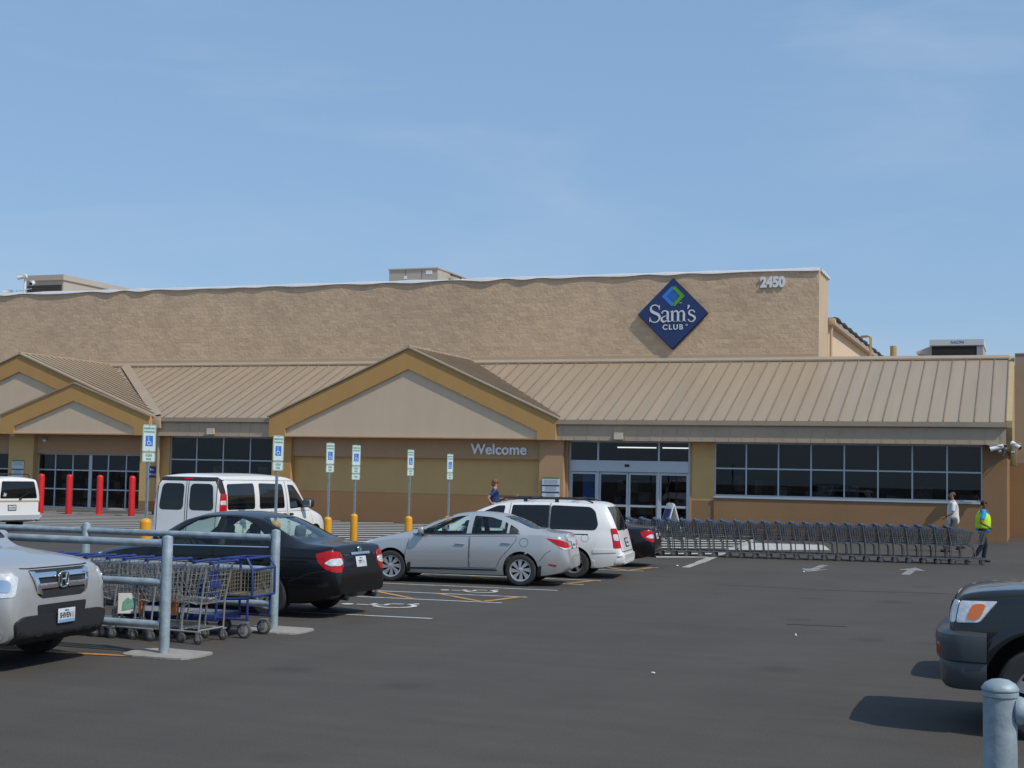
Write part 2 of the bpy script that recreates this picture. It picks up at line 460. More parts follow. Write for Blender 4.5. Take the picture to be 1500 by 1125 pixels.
class Car:
    def __init__(s, name, label, cat, sp, loc, heading, group=None):
        s.sp = sp; s.L = sp['L']
        s.root = empty(name, loc, heading, label, cat, group)
        s.paint = sp['paint']
        outer = loft(sp['cv'], s.L, 0, s.L, 90).mesh('body', s.paint)
        bm = bmesh.new(); bm.from_mesh(outer); s.bvh = BVHTree.FromBMesh(bm); bm.free()
        s.body = link_mesh('body', outer, s.root)
        cut = []
        def cutter(mb, m=None):
            o = mb.build('cutter', m or M['gap'], s.root); cut.append(o)
            md = s.body.modifiers.new('cut', 'BOOLEAN'); md.operation = 'DIFFERENCE'; md.object = o; md.solver = 'EXACT'; md.material_mode = 'TRANSFER'
        for sa in sp['axles']:
            for sd in (1, -1):
                c = MB().lathe([(sp['well'], sd * (sp['W'] / 2 - 0.32)), (sp['well'], sd * (sp['W'] / 2 + 0.3))], 40, 'y', (s.L / 2 - sa, 0, sp['tyre'] + 0.015))
                cutter(c)
        if sp.get('cabin'):
            a, b = sp['cabin']
            cutter(loft(sp['cv'], s.L, a, b, 30, 0.07, sp.get('floor', 0.42)), M['cabin_dark'])
            for poly in sp['side']:
                cutter(MB().prism([(s.L / 2 - u, z) for u, z in poly], -2, 2, 'xz'))
            for poly, a, b in (sp['screen'], sp['backlight']):
                cutter(MB().prism(poly, s.L / 2 - a, s.L / 2 - b, 'yz'))
        me = evaluated(s.body)
        s.body.modifiers.clear(); s.body.data = me; me.name = 'body'
        if not me.materials: me.materials.append(s.paint)
        finish(me, 38)
        for o in cut: drop(o)
        g = sp['glass']
        for sd in 'LR':
            for poly in sp['side']:
                s.decal('window', poly, sd, g, -0.008 if sp.get('cabin') else 0.004)
        if sp.get('screen'):
            s.decal('windscreen', sp['screen'][0], 'F', sp.get('screen_glass', g), -0.006 if sp.get('cabin') else 0.004, zmin=sp.get('zscreen'))
        if sp.get('backlight'):
            s.decal('rear_window', sp['backlight'][0], 'B', g, -0.006 if sp.get('cabin') else 0.004)
        s.wheels()
        if sp.get('cabin'): s.interior()
    def frame(s, side):
        q = math.sqrt(0.5)
        h = s.L / 2; w = s.sp['W'] / 2
        return {'L': (Vector((0, -1, 0)), Vector((-1, 0, 0)), -h), 'R': (Vector((0, 1, 0)), Vector((-1, 0, 0)), -h),
                'F': (Vector((-1, 0, 0)), Vector((0, 1, 0)), 0), 'B': (Vector((1, 0, 0)), Vector((0, 1, 0)), 0),
                'BL': (Vector((q, -q, 0)), Vector((q, q, 0)), (-h + w) * q), 'BR': (Vector((q, q, 0)), Vector((q, -q, 0)), (-h + w) * q),
                'FL': (Vector((-q, -q, 0)), Vector((-q, q, 0)), (-h + w) * q), 'FR': (Vector((-q, q, 0)), Vector((-q, -q, 0)), (-h + w) * q),
                'T': (Vector((0, 0, -1)), Vector((-1, 0, 0)), -h)}[side]
    def hit(s, side, u, v):
        d, r, off = s.frame(side)
        up = Vector((0, 0, 1)) if side != 'T' else Vector((0, 1, 0))
        o = r * (u + off) + up * v - d * 8
        co, no, ix, dist = s.bvh.ray_cast(o, d)
        if co is None:
            co, no, ix, dist = s.bvh.find_nearest(r * (u + off) + up * v - d * 0.8)
        return co, no, d
    def decal(s, name, poly, side, material, off=0.004, parent=None, thick=0.012, thr=0.07, zmin=None, smooth=35):
        bm = fine_poly(poly, thr)
        for v in bm.verts:
            co, no, d = s.hit(side, v.co.x, v.co.y)
            v.co = co - d * off if no.dot(d) > -0.3 else co + (no * 0.5 - d * 0.5).normalized() * off
        r = bmesh.ops.extrude_edge_only(bm, edges=[e for e in bm.edges if e.is_boundary])
        d = s.frame(side)[0]
        for v in [g for g in r['geom'] if isinstance(g, bmesh.types.BMVert)]:
            v.co += d * thick
        bmesh.ops.recalc_face_normals(bm, faces=bm.faces[:])
        me = bpy.data.meshes.new(name)
        # outward normals
        bm.normal_update()
        k = sum(f.normal.dot(d) * f.calc_area() for f in bm.faces)
        if k > 0:
            bmesh.ops.reverse_faces(bm, faces=bm.faces[:])
        bm.to_mesh(me); bm.free()
        finish(me, smooth)
        me.materials.append(material)
        return link_mesh(name, me, parent or s.root)
    def line(s, name, pts, side, material, w=0.012, off=0.002, parent=None):
        # a ribbon following the body
        P = []
        for i in range(len(pts) - 1):
            a = Vector(pts[i]); b = Vector(pts[i + 1]); n = max(1, int((b - a).length / 0.06))
            for k in range(n): P.append(a.lerp(b, k / n))
        P.append(Vector(pts[-1]))
        mb = MB(); vs = []
        for i, p in enumerate(P):
            t = (P[min(i + 1, len(P) - 1)] - P[max(i - 1, 0)]).normalized(); nn = Vector((-t.y, t.x))
            for sg in (-1, 1):
                q = p + nn * (sg * w / 2)
                co, no, d = s.hit(side, q.x, q.y)
                vs.append(co - d * off)
        fs = [(2 * i, 2 * i + 1, 2 * i + 3, 2 * i + 2) for i in range(len(P) - 1)]
        mb.add(vs, fs)
        return mb.build(name, material, parent or s.root)
    def wheels(s):
        sp = s.sp; r = sp['tyre']; wd = sp.get('tw', 0.2)
        for sa in sp['axles']:
            for sd in (1, -1):
                y = sd * (sp['W'] / 2 - 0.025)
                c = (s.L / 2 - sa, y, r)
                rr = sp.get('rim', 0.205)
                t = empty('wheel', c, 0); t.parent = s.root
                tb = MB().lathe([(rr, 0), (rr + 0.015, 0.012), (r - 0.035, 0.012), (r - 0.01, -0.004), (r, -0.03), (r, -wd + 0.03), (r - 0.01, -wd), (rr, -wd + 0.01)] if sd > 0 else
                                [(rr, 0), (rr + 0.015, -0.012), (r - 0.035, -0.012), (r - 0.01, 0.004), (r, 0.03), (r, wd - 0.03), (r - 0.01, wd), (rr, wd - 0.01)], 40, 'y', closed=True)
                tb.build('tyre', M['tyre'], t, 30)
                f = MB(); o = -sd * 0.03
                f.lathe([(rr + 0.002, 0.0), (rr - 0.018, -sd * 0.006), (rr - 0.03, -sd * 0.05), (rr - 0.035, -sd * 0.11)], 36, 'y', cap=False)
                k = sp.get('spokes', 5)
                for i in range(k):
                    a = 2 * math.pi * i / k + 0.3
                    sw = sp.get('swirl', 0.0)
                    ca, sa_ = math.cos(a), math.sin(a); cb, sb = math.cos(a + sw), math.sin(a + sw)
                    w0, w1 = sp.get('sw', (0.034, 0.05))
                    p = [(0.035 * ca - w0 * sa_, 0.035 * sa_ + w0 * ca), (0.035 * ca + w0 * sa_, 0.035 * sa_ - w0 * ca),
                         ((rr - 0.02) * cb + w1 * sb, (rr - 0.02) * sb - w1 * cb), ((rr - 0.02) * cb - w1 * sb, (rr - 0.02) * sb + w1 * cb)]
                    f.prism(p, o + sd * 0.02, o, 'xz')
                f.lathe([(0.0, o + sd * 0.026), (0.03, o + sd * 0.026), (0.06, o + sd * 0.018), (0.065, o)], 20, 'y')
                f.build('rim', sp.get('rimmat', M['alloy']), t, 30)
                MB().lathe([(rr - 0.03, -sd * 0.1), (0.0, -sd * 0.1)], 24, 'y').build('brake_disc', M['dark_plastic'], t)
    def interior(s):
        sp = s.sp; L = s.L
        seat = M['cabin_grey']
        fl = sp.get('floor', 0.42) + 0.005
        for row, (ss, ys) in enumerate(sp['seats']):
            for y in ys:
                mb = MB()
                mb.rbox((L / 2 - ss + 0.1, y, fl + 0.13), (0.5, 0.48, 0.2), 0.06)
                mb.rbox((L / 2 - ss - 0.2, y, fl + 0.44), (0.14, 0.46, 0.58), 0.06, Quaternion((0, 1, 0), R(-14)))
                mb.rbox((L / 2 - ss - 0.29, y, fl + 0.79), (0.1, 0.26, 0.18), 0.05, Quaternion((0, 1, 0), R(-10)))
                mb.build('seat', seat, s.root, 40)
        d = sp['dash']
        MB().rbox((L / 2 - d, 0, fl + 0.36), (0.34, sp['W'] - 0.5, 0.3), 0.08).build('dashboard', M['cabin_dark'], s.root, 40)
        st = MB()
        q = Quaternion((0, 1, 0), R(-62)).to_matrix()
        c = Vector((L / 2 - d - 0.3, 0.36, fl + 0.5))
        pts = [c + q @ Vector((0.185 * math.cos(2 * math.pi * k / 22), 0.185 * math.sin(2 * math.pi * k / 22), 0)) for k in range(22)]
        st.tube(pts, 0.017, 8, True)
        for k in (0, 7, 15): st.bar(c, pts[k], 0.014, 6)
        st.build('steering_wheel', M['cabin_dark'], s.root, 40)
    def door(s, poly, side, handle=None, seam=True, hm=None):
        gap = M['gap']
        d = s.decal('door', poly, side, s.paint, 0.003, thick=0.006, thr=0.06)
        if seam: s.line('door_gap', list(poly) + [poly[0]], side, gap, 0.010, 0.0035, d)
        if handle:
            u, z = handle
            s.handle(u, z, side, d, hm)
        return d
    def handle(s, u, z, side, parent, hm=None):
        s.decal('handle_recess', rounded([(u - 0.1, z - 0.03), (u + 0.1, z - 0.03), (u + 0.1, z + 0.03), (u - 0.1, z + 0.03)], 0.03), side, M['gap'] if not hm else hm, 0.0045, parent, 0.004)
        co, no, d = s.hit(side, u, z)
        mb = MB().rbox(co - d * 0.024, (0.2, 0.022, 0.03), 0.01)
        mb.bar(co - d * 0.0 + Vector((0.085, 0, 0)), co - d * 0.02 + Vector((0.085, 0, 0)), 0.012, 6)
        mb.bar(co - d * 0.0 - Vector((0.085, 0, 0)), co - d * 0.02 - Vector((0.085, 0, 0)), 0.012, 6)
        mb.build('handle', hm or s.paint, parent, 40)
    def mirror(s, u, z, material=None, big=1.0):
        for sd, side in ((1, 'L'), (-1, 'R')):
            co, no, d = s.hit(side, u, z)
            c = co - d * (0.13 * big) + Vector((0.0, 0, 0.06 * big))
            mb = MB().rbox(c, (0.13 * big, 0.2 * big, 0.15 * big), 0.05 * big, seg=4)
            o = mb.build('wing_mirror', material or s.paint, s.root, 50)
            MB().bar(co + d * 0.02, c - Vector((0, 0, 0.06 * big)), 0.03, 8).build('mirror_arm', M['dark_plastic'], o, 40)
            MB().rbox(c - Vector((0.064 * big, 0, 0)), (0.012, 0.16 * big, 0.11 * big), 0.005).build('mirror_glass', M['mirror'], o)
    def plate(s, side, y, z, w=0.305, h=0.155, lines=None, frame=False, material=None, tilt=0.0):
        co, no, d = s.hit(side, y, z)
        rz = {'F': R(90), 'B': R(-90)}[side]
        p = MB().rbox((0, 0, 0), (w, 0.006, h), 0.0028).build('licence_plate', material or M['plate'], s.root, 40)
        nn = no if no.dot(d) < 0 else -no
        p.location = co + nn * 0.012; p.rotation_euler = (-nn).to_track_quat('Y', 'Z').to_euler()
        if frame:
            f = MB()
            for a, b, c_, e in ((0, h / 2 + 0.004, w + 0.03, 0.02), (0, -h / 2 - 0.004, w + 0.03, 0.02), (-w / 2 - 0.004, 0, 0.02, h), (w / 2 + 0.004, 0, 0.02, h)):
                f.box((a, -0.004, b), (c_, 0.012, e))
            f.build('plate_frame', M['dark_plastic'], p)
        for (t, sz, zz, m, bold) in lines or []:
            me = text_mesh(t, sz, m, 0.001, bold)
            o = link_mesh('plate_lettering', me, p, (0, -0.0046, zz)); o.rotation_euler = FACE_FRONT
        return p

def seal_glass():
    pass

def setup_vehicle_materials():
    M['tyre'] = mat('tyre rubber', (0.034, 0.033, 0.032), 0.85, var=0.15, scale=9)
    M['alloy'] = mat('alloy wheel', (0.55, 0.56, 0.58), 0.32, 0.85)
    M['hubcap'] = mat('silver hubcap', (0.62, 0.63, 0.65), 0.3, 0.7)
    M['dark_plastic'] = mat('black plastic trim', (0.02, 0.02, 0.022), 0.55)
    M['gap'] = mat('panel gap', (0.012, 0.012, 0.013), 0.9)
    M['cabin_grey'] = mat('grey seat fabric', (0.07, 0.07, 0.075), 0.9, var=0.1, scale=20)
    M['cabin_dark'] = mat('dark cabin plastic', (0.03, 0.03, 0.032), 0.7)
    M['mirror'] = mat('mirror glass', (0.8, 0.82, 0.84), 0.03, 1.0)
    M['chrome'] = mat('chrome', (0.78, 0.8, 0.82), 0.12, 1.0)
    M['plate'] = mat('licence plate', srgb(222, 228, 234, 0.8), 0.45, var=0.05, scale=8)
    M['plate_blue'] = mat('plate blue ink', (0.03, 0.12, 0.4), 0.5)
    M['plate_black'] = mat('plate black ink', (0.015, 0.015, 0.02), 0.5)
    M['plate_red'] = mat('plate red ink', (0.35, 0.06, 0.03), 0.5)
    M['lamp_red'] = mat('red tail lamp lens', (0.45, 0.006, 0.010), 0.2, spec=.3, coat=.25)
    M['lamp_clear'] = mat('clear lamp lens', (0.72, 0.73, 0.74), 0.12, 0.25, coat=1.0, var=0.25, scale=16)
    M['lamp_orange'] = mat('orange lamp lens', (0.75, 0.16, 0.01), 0.15, coat=1.0)
    M['lamp_dull_red'] = mat('dull red marker lens', (0.3, 0.035, 0.01), 0.25, coat=0.5)
    M['glass_car'] = glass('car glass', (0.76, 0.87, 0.83), 1.5)
    M['glass_tint'] = mat('tinted car glass', (0.006, 0.007, 0.008), 0.04, spec=0.6)
    M['glass_priv'] = glass('dark privacy glass', (0.07, 0.075, 0.08), 1.5)
    M['paint_black'] = mat('black car paint', (0.005, 0.005, 0.006), 0.3, coat=.45, spec=.3)
    M['paint_silver'] = mat('silver blue car paint', (0.46, 0.47, 0.475), 0.34, 0.45, coat=0.6)
    M['paint_white'] = mat('white car paint', (0.78, 0.78, 0.77), 0.3, coat=0.6, var=0.03, scale=2)
    M['paint_pearl'] = mat('silver suv paint', (0.50, 0.50, 0.49), 0.36, 0.5, coat=0.6)
    M['paint_dark'] = mat('dark green grey suv paint', (0.010, 0.012, 0.014), 0.28, coat=0.6, spec=.4)
    M['bumper_grey'] = mat('grey painted bumper', (0.045, 0.052, 0.06), 0.4, coat=0.2)
    M['paint_offwhite'] = mat('off white van paint', (0.74, 0.74, 0.72), 0.35, coat=0.5, var=0.03, scale=2)

IL_BLUE = [('plate_blue', )]
def illinois(num):
    return [('Illinois', 0.034, 0.052, M['plate_blue'], 0.0004), (num, 0.075, -0.008, M['plate_black'], 0.0012)]

# ---- black sedan
def camry_spec(paint):
    return dict(L=4.81, W=1.795, tyre=0.325, rim=0.205, well=0.365, axles=(0.95, 3.67), paint=paint, spokes=7, sw=(0.02, 0.03),
        cv=dict(ztop=[(0, .56), (.05, .68), (.25, .80), (.6, .90), (1.0, .965), (1.25, 1.01), (1.6, 1.21), (2.0, 1.41), (2.35, 1.475), (2.8, 1.49), (3.25, 1.45), (3.65, 1.31), (4.0, 1.16), (4.22, 1.085), (4.5, 1.065), (4.68, 1.05), (4.73, .98), (4.77, .8), (4.81, .6)],
                zbelt=[(0, .5), (.05, .62), (.3, .72), (1.0, .88), (1.5, .93), (3.0, .98), (4.0, 1.0), (4.5, .985), (4.70, .95), (4.77, .74), (4.81, .55)],
                zbot=[(0, .3), (.1, .22), (.6, .19), (4.1, .2), (4.6, .27), (4.81, .36)],
                w=[(0, .58), (.06, .72), (.2, .82), (.5, .875), (1.2, .8975), (3.6, .8975), (4.2, .88), (4.55, .83), (4.7, .775), (4.78, .71), (4.81, .66)],
                wtop=[(0, .45), (.1, .60), (.5, .70), (1.2, .70), (1.9, .61), (2.5, .57), (3.2, .57), (3.8, .61), (4.2, .68), (4.6, .69), (4.72, .66), (4.81, .55)]),
        cabin=(1.42, 3.95), floor=0.40,
        side=[rounded([(1.62, .985), (1.95, 1.235), (2.25, 1.385), (2.6, 1.415), (2.62, 1.0)], .03), rounded([(2.72, 1.0), (2.69, 1.415), (3.0, 1.395), (3.3, 1.30), (3.6, 1.11), (3.62, 1.035)], .04)],
        screen=(rounded([(-.66, 1.05), (.66, 1.05), (.53, 1.41), (-.53, 1.41)], .06), 1.2, 2.15), backlight=(rounded([(-.60, 1.12), (.60, 1.12), (.50, 1.405), (-.50, 1.405)], .06), 3.05, 4.25),
        glass=M['glass_car'], seats=[(2.3, (-.37, .37)), (3.15, (-.38, .38))], dash=1.62)

def dress_camry(c, plate='TP7 1', low=True):
    for sd in 'LR':
        f = c.door([(1.42, .34), (1.40, .60), (1.5, .90), (1.56, .955), (2.66, .975), (2.64, .36)], sd, (2.5, .80))
        b = c.door([(2.66, .36), (2.68, .975), (3.66, .985), (3.56, .80), (3.36, .62), (3.3, .36)], sd, (3.48, .82))
        c.line('chrome_strip', [(1.56, .965), (2.66, .985), (3.66, 1.0)], sd, M['chrome'], 0.014, 0.006)
        c.line('rocker_trim', [(1.36, .30), (3.28, .31)], sd, M['dark_plastic'], 0.05, 0.004)
        c.line('bumper_seam', [(4.05, .52), (4.42, .66), (4.70, .70)], sd, M['gap'], 0.012, 0.003)
    for sd, q in (('BL', 1), ('BR', -1)):
        # tail lamp wraps the corner: red all round with a clear band in the middle
        t = c.decal('tail_lamp', rounded([(-.22, .67), (-.25, .84), (-.19, .955), (.0, .98), (.19, .93), (.16, .81), (.05, .71), (-.08, .67)], .04), sd, M['lamp_red'], 0.006, thr=0.05)
        c.decal('reversing_lamp', rounded([(-.235, .79), (-.20, .87), (-.02, .865), (.08, .80), (.0, .765), (-.18, .765)], .03), sd, M['lamp_clear'], 0.012, t, thr=0.04)
    c.decal('boot_panel', rounded([(-.54, .70), (.54, .70), (.56, .93), (-.56, .93)], .04), 'B', c.paint, 0.005, thr=0.05)
    c.line('boot_gap', [(-.60, .99), (-.57, .70), (.57, .70), (.60, .99)], 'B', M['gap'], 0.012, 0.008)
    c.decal('chrome_garnish', rounded([(-.28, .905), (.28, .905), (.28, .94), (-.28, .94)], .012), 'B', M['chrome'], 0.022)
    co, no, d = c.hit('B', 0, .985)
    e = MB(); n = 24
    pts = [co - d * 0.02 + Vector((0, .055 * math.cos(2 * math.pi * k / n), .038 * math.sin(2 * math.pi * k / n))) for k in range(n)]
    e.tube(pts, .006, 6, True)
    e.tube([co - d * 0.02 + Vector((0, .022 * math.cos(2 * math.pi * k / n), .036 * math.sin(2 * math.pi * k / n))) for k in range(n)], .005, 6, True)
    e.tube([co - d * 0.02 + Vector((0, .045 * math.cos(2 * math.pi * k / n), .012 + .018 * math.sin(2 * math.pi * k / n))) for k in range(n)], .005, 6, True)
    e.build('emblem', M['chrome'], c.root, 40)
    c.plate('B', 0, .80, lines=illinois(plate))
    for y, t in ((.40, 'CAMRY'), (-.42, 'XLE')):
        co, no, d = c.hit('B', y, .90)
        o = link_mesh('badge_lettering', text_mesh(t, .05, M['chrome'], .003, .001), c.root, co - d * .012); o.rotation_euler = (R(90), 0, R(-90))
    for y in (-.42, .42):
        co, no, d = c.hit('B', y, .36)
        MB().bar(co + d * .25 - Vector((0, 0, .06)), co - d * .0 - Vector((0, 0, .07)), .035, 12).build('exhaust_pipe', M['dark_plastic'], c.root, 40)
    c.mirror(1.7, .98)
    for sd in ('FL', 'FR'):
        c.decal('headlight', rounded([(-.32, .60), (-.30, .72), (.05, .79), (.26, .80), (.1, .66)], .04), sd, M['lamp_clear'], 0.006)
    c.decal('grille', rounded([(-.34, .56), (.34, .56), (.36, .66), (-.36, .66)], .03), 'F', M['dark_plastic'], 0.006)

# ---- silver sedan
def civic_spec(paint):
    return dict(L=4.55, W=1.755, tyre=0.315, rim=0.215, well=0.355, axles=(0.93, 3.60), paint=paint, rimmat=M['hubcap'], spokes=8, swirl=0.45, sw=(0.016, 0.045),
        cv=dict(ztop=[(0, .56), (.06, .68), (.3, .80), (.7, .91), (1.0, .975), (1.15, 1.01), (1.5, 1.15), (1.95, 1.33), (2.3, 1.41), (2.65, 1.435), (3.05, 1.41), (3.45, 1.31), (3.8, 1.17), (4.02, 1.09), (4.3, 1.06), (4.42, 1.04), (4.46, .95), (4.51, .78), (4.55, .6)],
                zbelt=[(0, .5), (.06, .62), (.4, .74), (1.0, .87), (1.6, .93), (2.5, .97), (3.4, 1.0), (4.0, 1.01), (4.35, .98), (4.48, .75), (4.55, .55)],
                zbot=[(0, .28), (.1, .21), (.6, .18), (3.9, .19), (4.35, .26), (4.55, .36)],
                w=[(0, .5), (.06, .66), (.2, .78), (.5, .85), (1.0, .8775), (3.5, .8775), (4.0, .86), (4.3, .80), (4.45, .735), (4.52, .67), (4.55, .62)],
                wtop=[(0, .4), (.1, .55), (.5, .66), (1.1, .68), (1.7, .61), (2.3, .55), (3.2, .54), (3.7, .585), (4.0, .64), (4.35, .64), (4.45, .6), (4.55, .5)]),
        cabin=(1.30, 3.75), floor=0.38,
        side=[rounded([(1.42, .975), (1.75, 1.14), (2.05, 1.28), (2.3, 1.345), (2.5, 1.355), (2.48, .995)], .03), rounded([(2.58, 1.0), (2.6, 1.36), (2.95, 1.335), (3.22, 1.26), (3.30, 1.22), (3.30, 1.02)], .03), rounded([(3.35, 1.025), (3.35, 1.20), (3.5, 1.12), (3.55, 1.06), (3.50, 1.035)], .02)],
        screen=(rounded([(-.66, 1.05), (.66, 1.05), (.50, 1.36), (-.50, 1.36)], .06), 1.1, 2.1), backlight=(rounded([(-.58, 1.12), (.58, 1.12), (.47, 1.36), (-.47, 1.36)], .06), 2.95, 4.05),
        glass=M['glass_car'], seats=[(2.15, (-.36, .36)), (2.95, (-.37, .37))], dash=1.5)

def dress_civic(c):
    for sd in 'LR':
        c.door([(1.26, .30), (1.22, .55), (1.30, .86), (1.38, .93), (2.54, .955), (2.54, .33)], sd, (2.36, .80), hm=c.paint)
        c.door([(2.56, .33), (2.56, .955), (3.50, .985), (3.50, .90), (3.36, .72), (3.18, .52), (3.1, .34)], sd, (3.30, .84), hm=c.paint)
        c.line('window_trim', [(1.36, .965), (2.0, 0.98), (3.56, 1.03)], sd, M['dark_plastic'], 0.022, 0.005)
        c.line('sill_trim', [(1.3, .285), (3.12, .30)], sd, M['dark_plastic'], 0.03, 0.004)
        c.line('bumper_seam', [(3.98, .50), (4.10, .66), (4.2, .72)], sd, M['gap'], 0.01, 0.003)
        # filler flap outline
        c.line('filler_flap', [(3.66 + .085 * math.cos(k * math.pi / 8), .86 + .085 * math.sin(k * math.pi / 8)) for k in range(17)], sd, M['gap'], 0.006, 0.003)
        for a in c.sp['axles']:
            c.decal('mud_flap', rounded([(a + .32, .16), (a + .40, .17), (a + .42, .42), (a + .35, .40)], .02), sd, M['dark_plastic'], 0.012)
    c.mirror(1.58, .985)
    for sd in ('BL', 'BR'):
        t = c.decal('tail_lamp', rounded([(-.34, .745), (-.36, .80), (-.20, .86), (.06, .93), (.28, .96), (.12, .83), (-.06, .745)], .025), sd, M['lamp_red'], 0.006, thr=0.05)
        c.decal('reversing_lamp', rounded([(-.33, .735), (-.33, .775), (-.06, .765), (.09, .80), (-.02, .735)], .012), sd, M['lamp_clear'], 0.011, t, thr=0.05)
        c.decal('reflector', rounded([(.10, .40), (.24, .43), (.24, .46), (.10, .435)], .01), sd, M['lamp_dull_red'], 0.006)
    c.line('boot_gap', [(-.56, 1.0), (-.50, .74), (.50, .74), (.56, 1.0)], 'B', M['gap'], 0.012, 0.004)
    c.decal('boot_garnish', rounded([(-.42, .885), (.42, .885), (.44, .945), (-.44, .945)], .02), 'B', M['chrome'], 0.012)
    c.plate('B', 0, .81, lines=illinois('P41 207'))
    for sd in ('FL', 'FR'):
        c.decal('headlight', rounded([(-.28, .60), (-.26, .70), (.05, .77), (.30, .82), (.1, .66)], .04), sd, M['lamp_clear'], 0.006)
    c.decal('grille', rounded([(-.4, .58), (.4, .58), (.42, .66), (-.42, .66)], .03), 'F', M['dark_plastic'], 0.006)

# ---- minivan
def minivan_spec(paint):
    return dict(L=5.1, W=1.83, tyre=0.33, rim=0.205, well=0.375, axles=(1.0, 4.05), paint=paint, spokes=5, sw=(0.022, 0.035),
        cv=dict(ztop=[(0, .56), (.06, .72), (.3, .86), (.7, .97), (1.0, 1.05), (1.3, 1.2), (1.8, 1.48), (2.2, 1.64), (2.6, 1.71), (3.5, 1.73), (4.45, 1.715), (4.68, 1.67), (4.80, 1.50), (4.93, 1.2), (5.0, .98), (5.06, .75), (5.1, .6)],
                zbelt=[(0, .5), (.06, .65), (.4, .78), (1.0, .95), (1.6, 1.03), (4.5, 1.06), (4.8, 1.05), (4.96, .95), (5.04, .7), (5.1, .55)],
                zbot=[(0, .3), (.1, .24), (.6, .21), (4.5, .23), (4.9, .29), (5.1, .36)],
                w=[(0, .55), (.06, .7), (.3, .83), (.8, .9), (1.3, .915), (4.5, .915), (4.8, .88), (4.95, .84), (5.04, .80), (5.1, .74)],
                wtop=[(0, .45), (.1, .6), (.6, .7), (1.2, .72), (1.8, .68), (2.4, .66), (4.4, .66), (4.7, .65), (4.95, .70), (5.1, .6)]),
        side=[rounded([(1.50, 1.10), (2.0, 1.44), (2.3, 1.575), (2.48, 1.585), (2.42, 1.08)], .05), rounded([(2.60, 1.08), (2.64, 1.60), (3.47, 1.615), (3.47, 1.08)], .03), rounded([(3.50, 1.08), (3.50, 1.615), (4.36, 1.595), (4.48, 1.50), (4.56, 1.2), (4.50, 1.08)], .06)],
        screen=(rounded([(-.70, 1.1), (.70, 1.1), (.6, 1.6), (-.6, 1.6)], .06), 1.1, 2.3), backlight=(rounded([(-.70, 1.08), (.70, 1.08), (.62, 1.60), (-.62, 1.60)], .06), 4.4, 5.1),
        glass=M['glass_tint'])

def dress_minivan(c, plate='K83 652'):
    for sd in 'LR':
        c.door([(1.38, .36), (1.36, .60), (1.42, 1.0), (1.50, 1.07), (2.54, 1.07), (2.52, .37)], sd, (2.38, .93))
        c.door([(2.56, .37), (2.58, 1.07), (3.48, 1.07), (3.48, .40)], sd, (2.72, .95))
        c.line('door_gap', [(2.55, 1.06), (2.60, 1.65)], sd, M['gap'], 0.012, 0.004)
        c.line('door_gap', [(3.485, .40), (3.485, 1.66)], sd, M['gap'], 0.014, 0.006)
        c.line('door_track', [(3.5, .985), (4.35, .985)], sd, M['gap'], 0.02, 0.004)
        c.decal('side_moulding', rounded([(1.4, .50), (3.46, .50), (3.46, .57), (1.4, .57)], .01), sd, c.paint, 0.014)
        c.decal('side_moulding', rounded([(4.46, .58), (4.96, .60), (4.96, .67), (4.46, .66)], .01), sd, c.paint, 0.014)
        c.line('filler_flap', [(4.28 + .08 * math.cos(k * math.pi / 8), .90 + .08 * math.sin(k * math.pi / 8)) for k in range(17)], sd, M['gap'], 0.006, 0.003)
        c.decal('mud_flap', rounded([(4.44, .17), (4.50, .17), (4.50, .40), (4.44, .42)], .01), sd, c.paint, 0.016)
    for sd, q in (('L', 1), ('R', -1)):
        pass
    for sd in ('BL', 'BR'):
        t = c.decal('tail_lamp', rounded([(-.08, .70), (.10, .70), (.13, 1.13), (-.02, 1.13)], .03), sd, M['lamp_red'], 0.012, thr=0.05)
        c.decal('reversing_lamp', rounded([(-.02, .86), (.09, .86), (.10, 1.0), (.0, 1.0)], .03), sd, M['lamp_clear'], 0.018, t, thr=0.05)
    c.line('hatch_gap', [(-.74, 1.05), (-.74, .62), (.74, .62), (.74, 1.05)], 'B', M['gap'], 0.012, 0.006)
    b = MB()
    c.decal('rear_bumper', rounded([(-.80, .33), (.80, .33), (.82, .55), (-.82, .55)], .05), 'B', c.paint, 0.028, thick=0.05, thr=0.06)
    c.decal('plate_recess', rounded([(-.24, .70), (.24, .70), (.24, .90), (-.24, .90)], .02), 'B', M['dark_plastic'], 0.004)
    c.plate('B', 0, .80, lines=illinois(plate))
    c.mirror(1.72, 1.1, M['dark_plastic'])
    rk = MB()
    for y in (-.6, .6):
        rk.tube([(c.L / 2 - 2.3, y, 1.665), (c.L / 2 - 2.45, y, 1.755), (c.L / 2 - 4.2, y, 1.765), (c.L / 2 - 4.4, y, 1.685)], .018, 8)
        for s_ in (2.9, 3.6): rk.box((c.L / 2 - s_, y, 1.72), (.08, .04, .07))
    for s_ in (3.0, 4.0): rk.rbox((c.L / 2 - s_, 0, 1.78), (.06, 1.24, .025), .01)
    rk.build('roof_rack', M['dark_plastic'], c.root, 40)
    w = MB(); co, no, d = c.hit('B', 0, 1.1)
    w.bar(co - d * .03, co - d * .03 + Vector((.06, -.35, .12)), .01, 6); w.sphere(co - d * .02, .03)
    w.build('rear_wiper', M['dark_plastic'], c.root, 40)
    for sd in ('FL', 'FR'):
        c.decal('headlight', rounded([(-.28, .62), (-.26, .74), (.05, .80), (.28, .82), (.1, .66)], .04), sd, M['lamp_clear'], 0.006)
    c.decal('grille', rounded([(-.36, .56), (.36, .56), (.38, .70), (-.38, .70)], .03), 'F', M['dark_plastic'], 0.006)

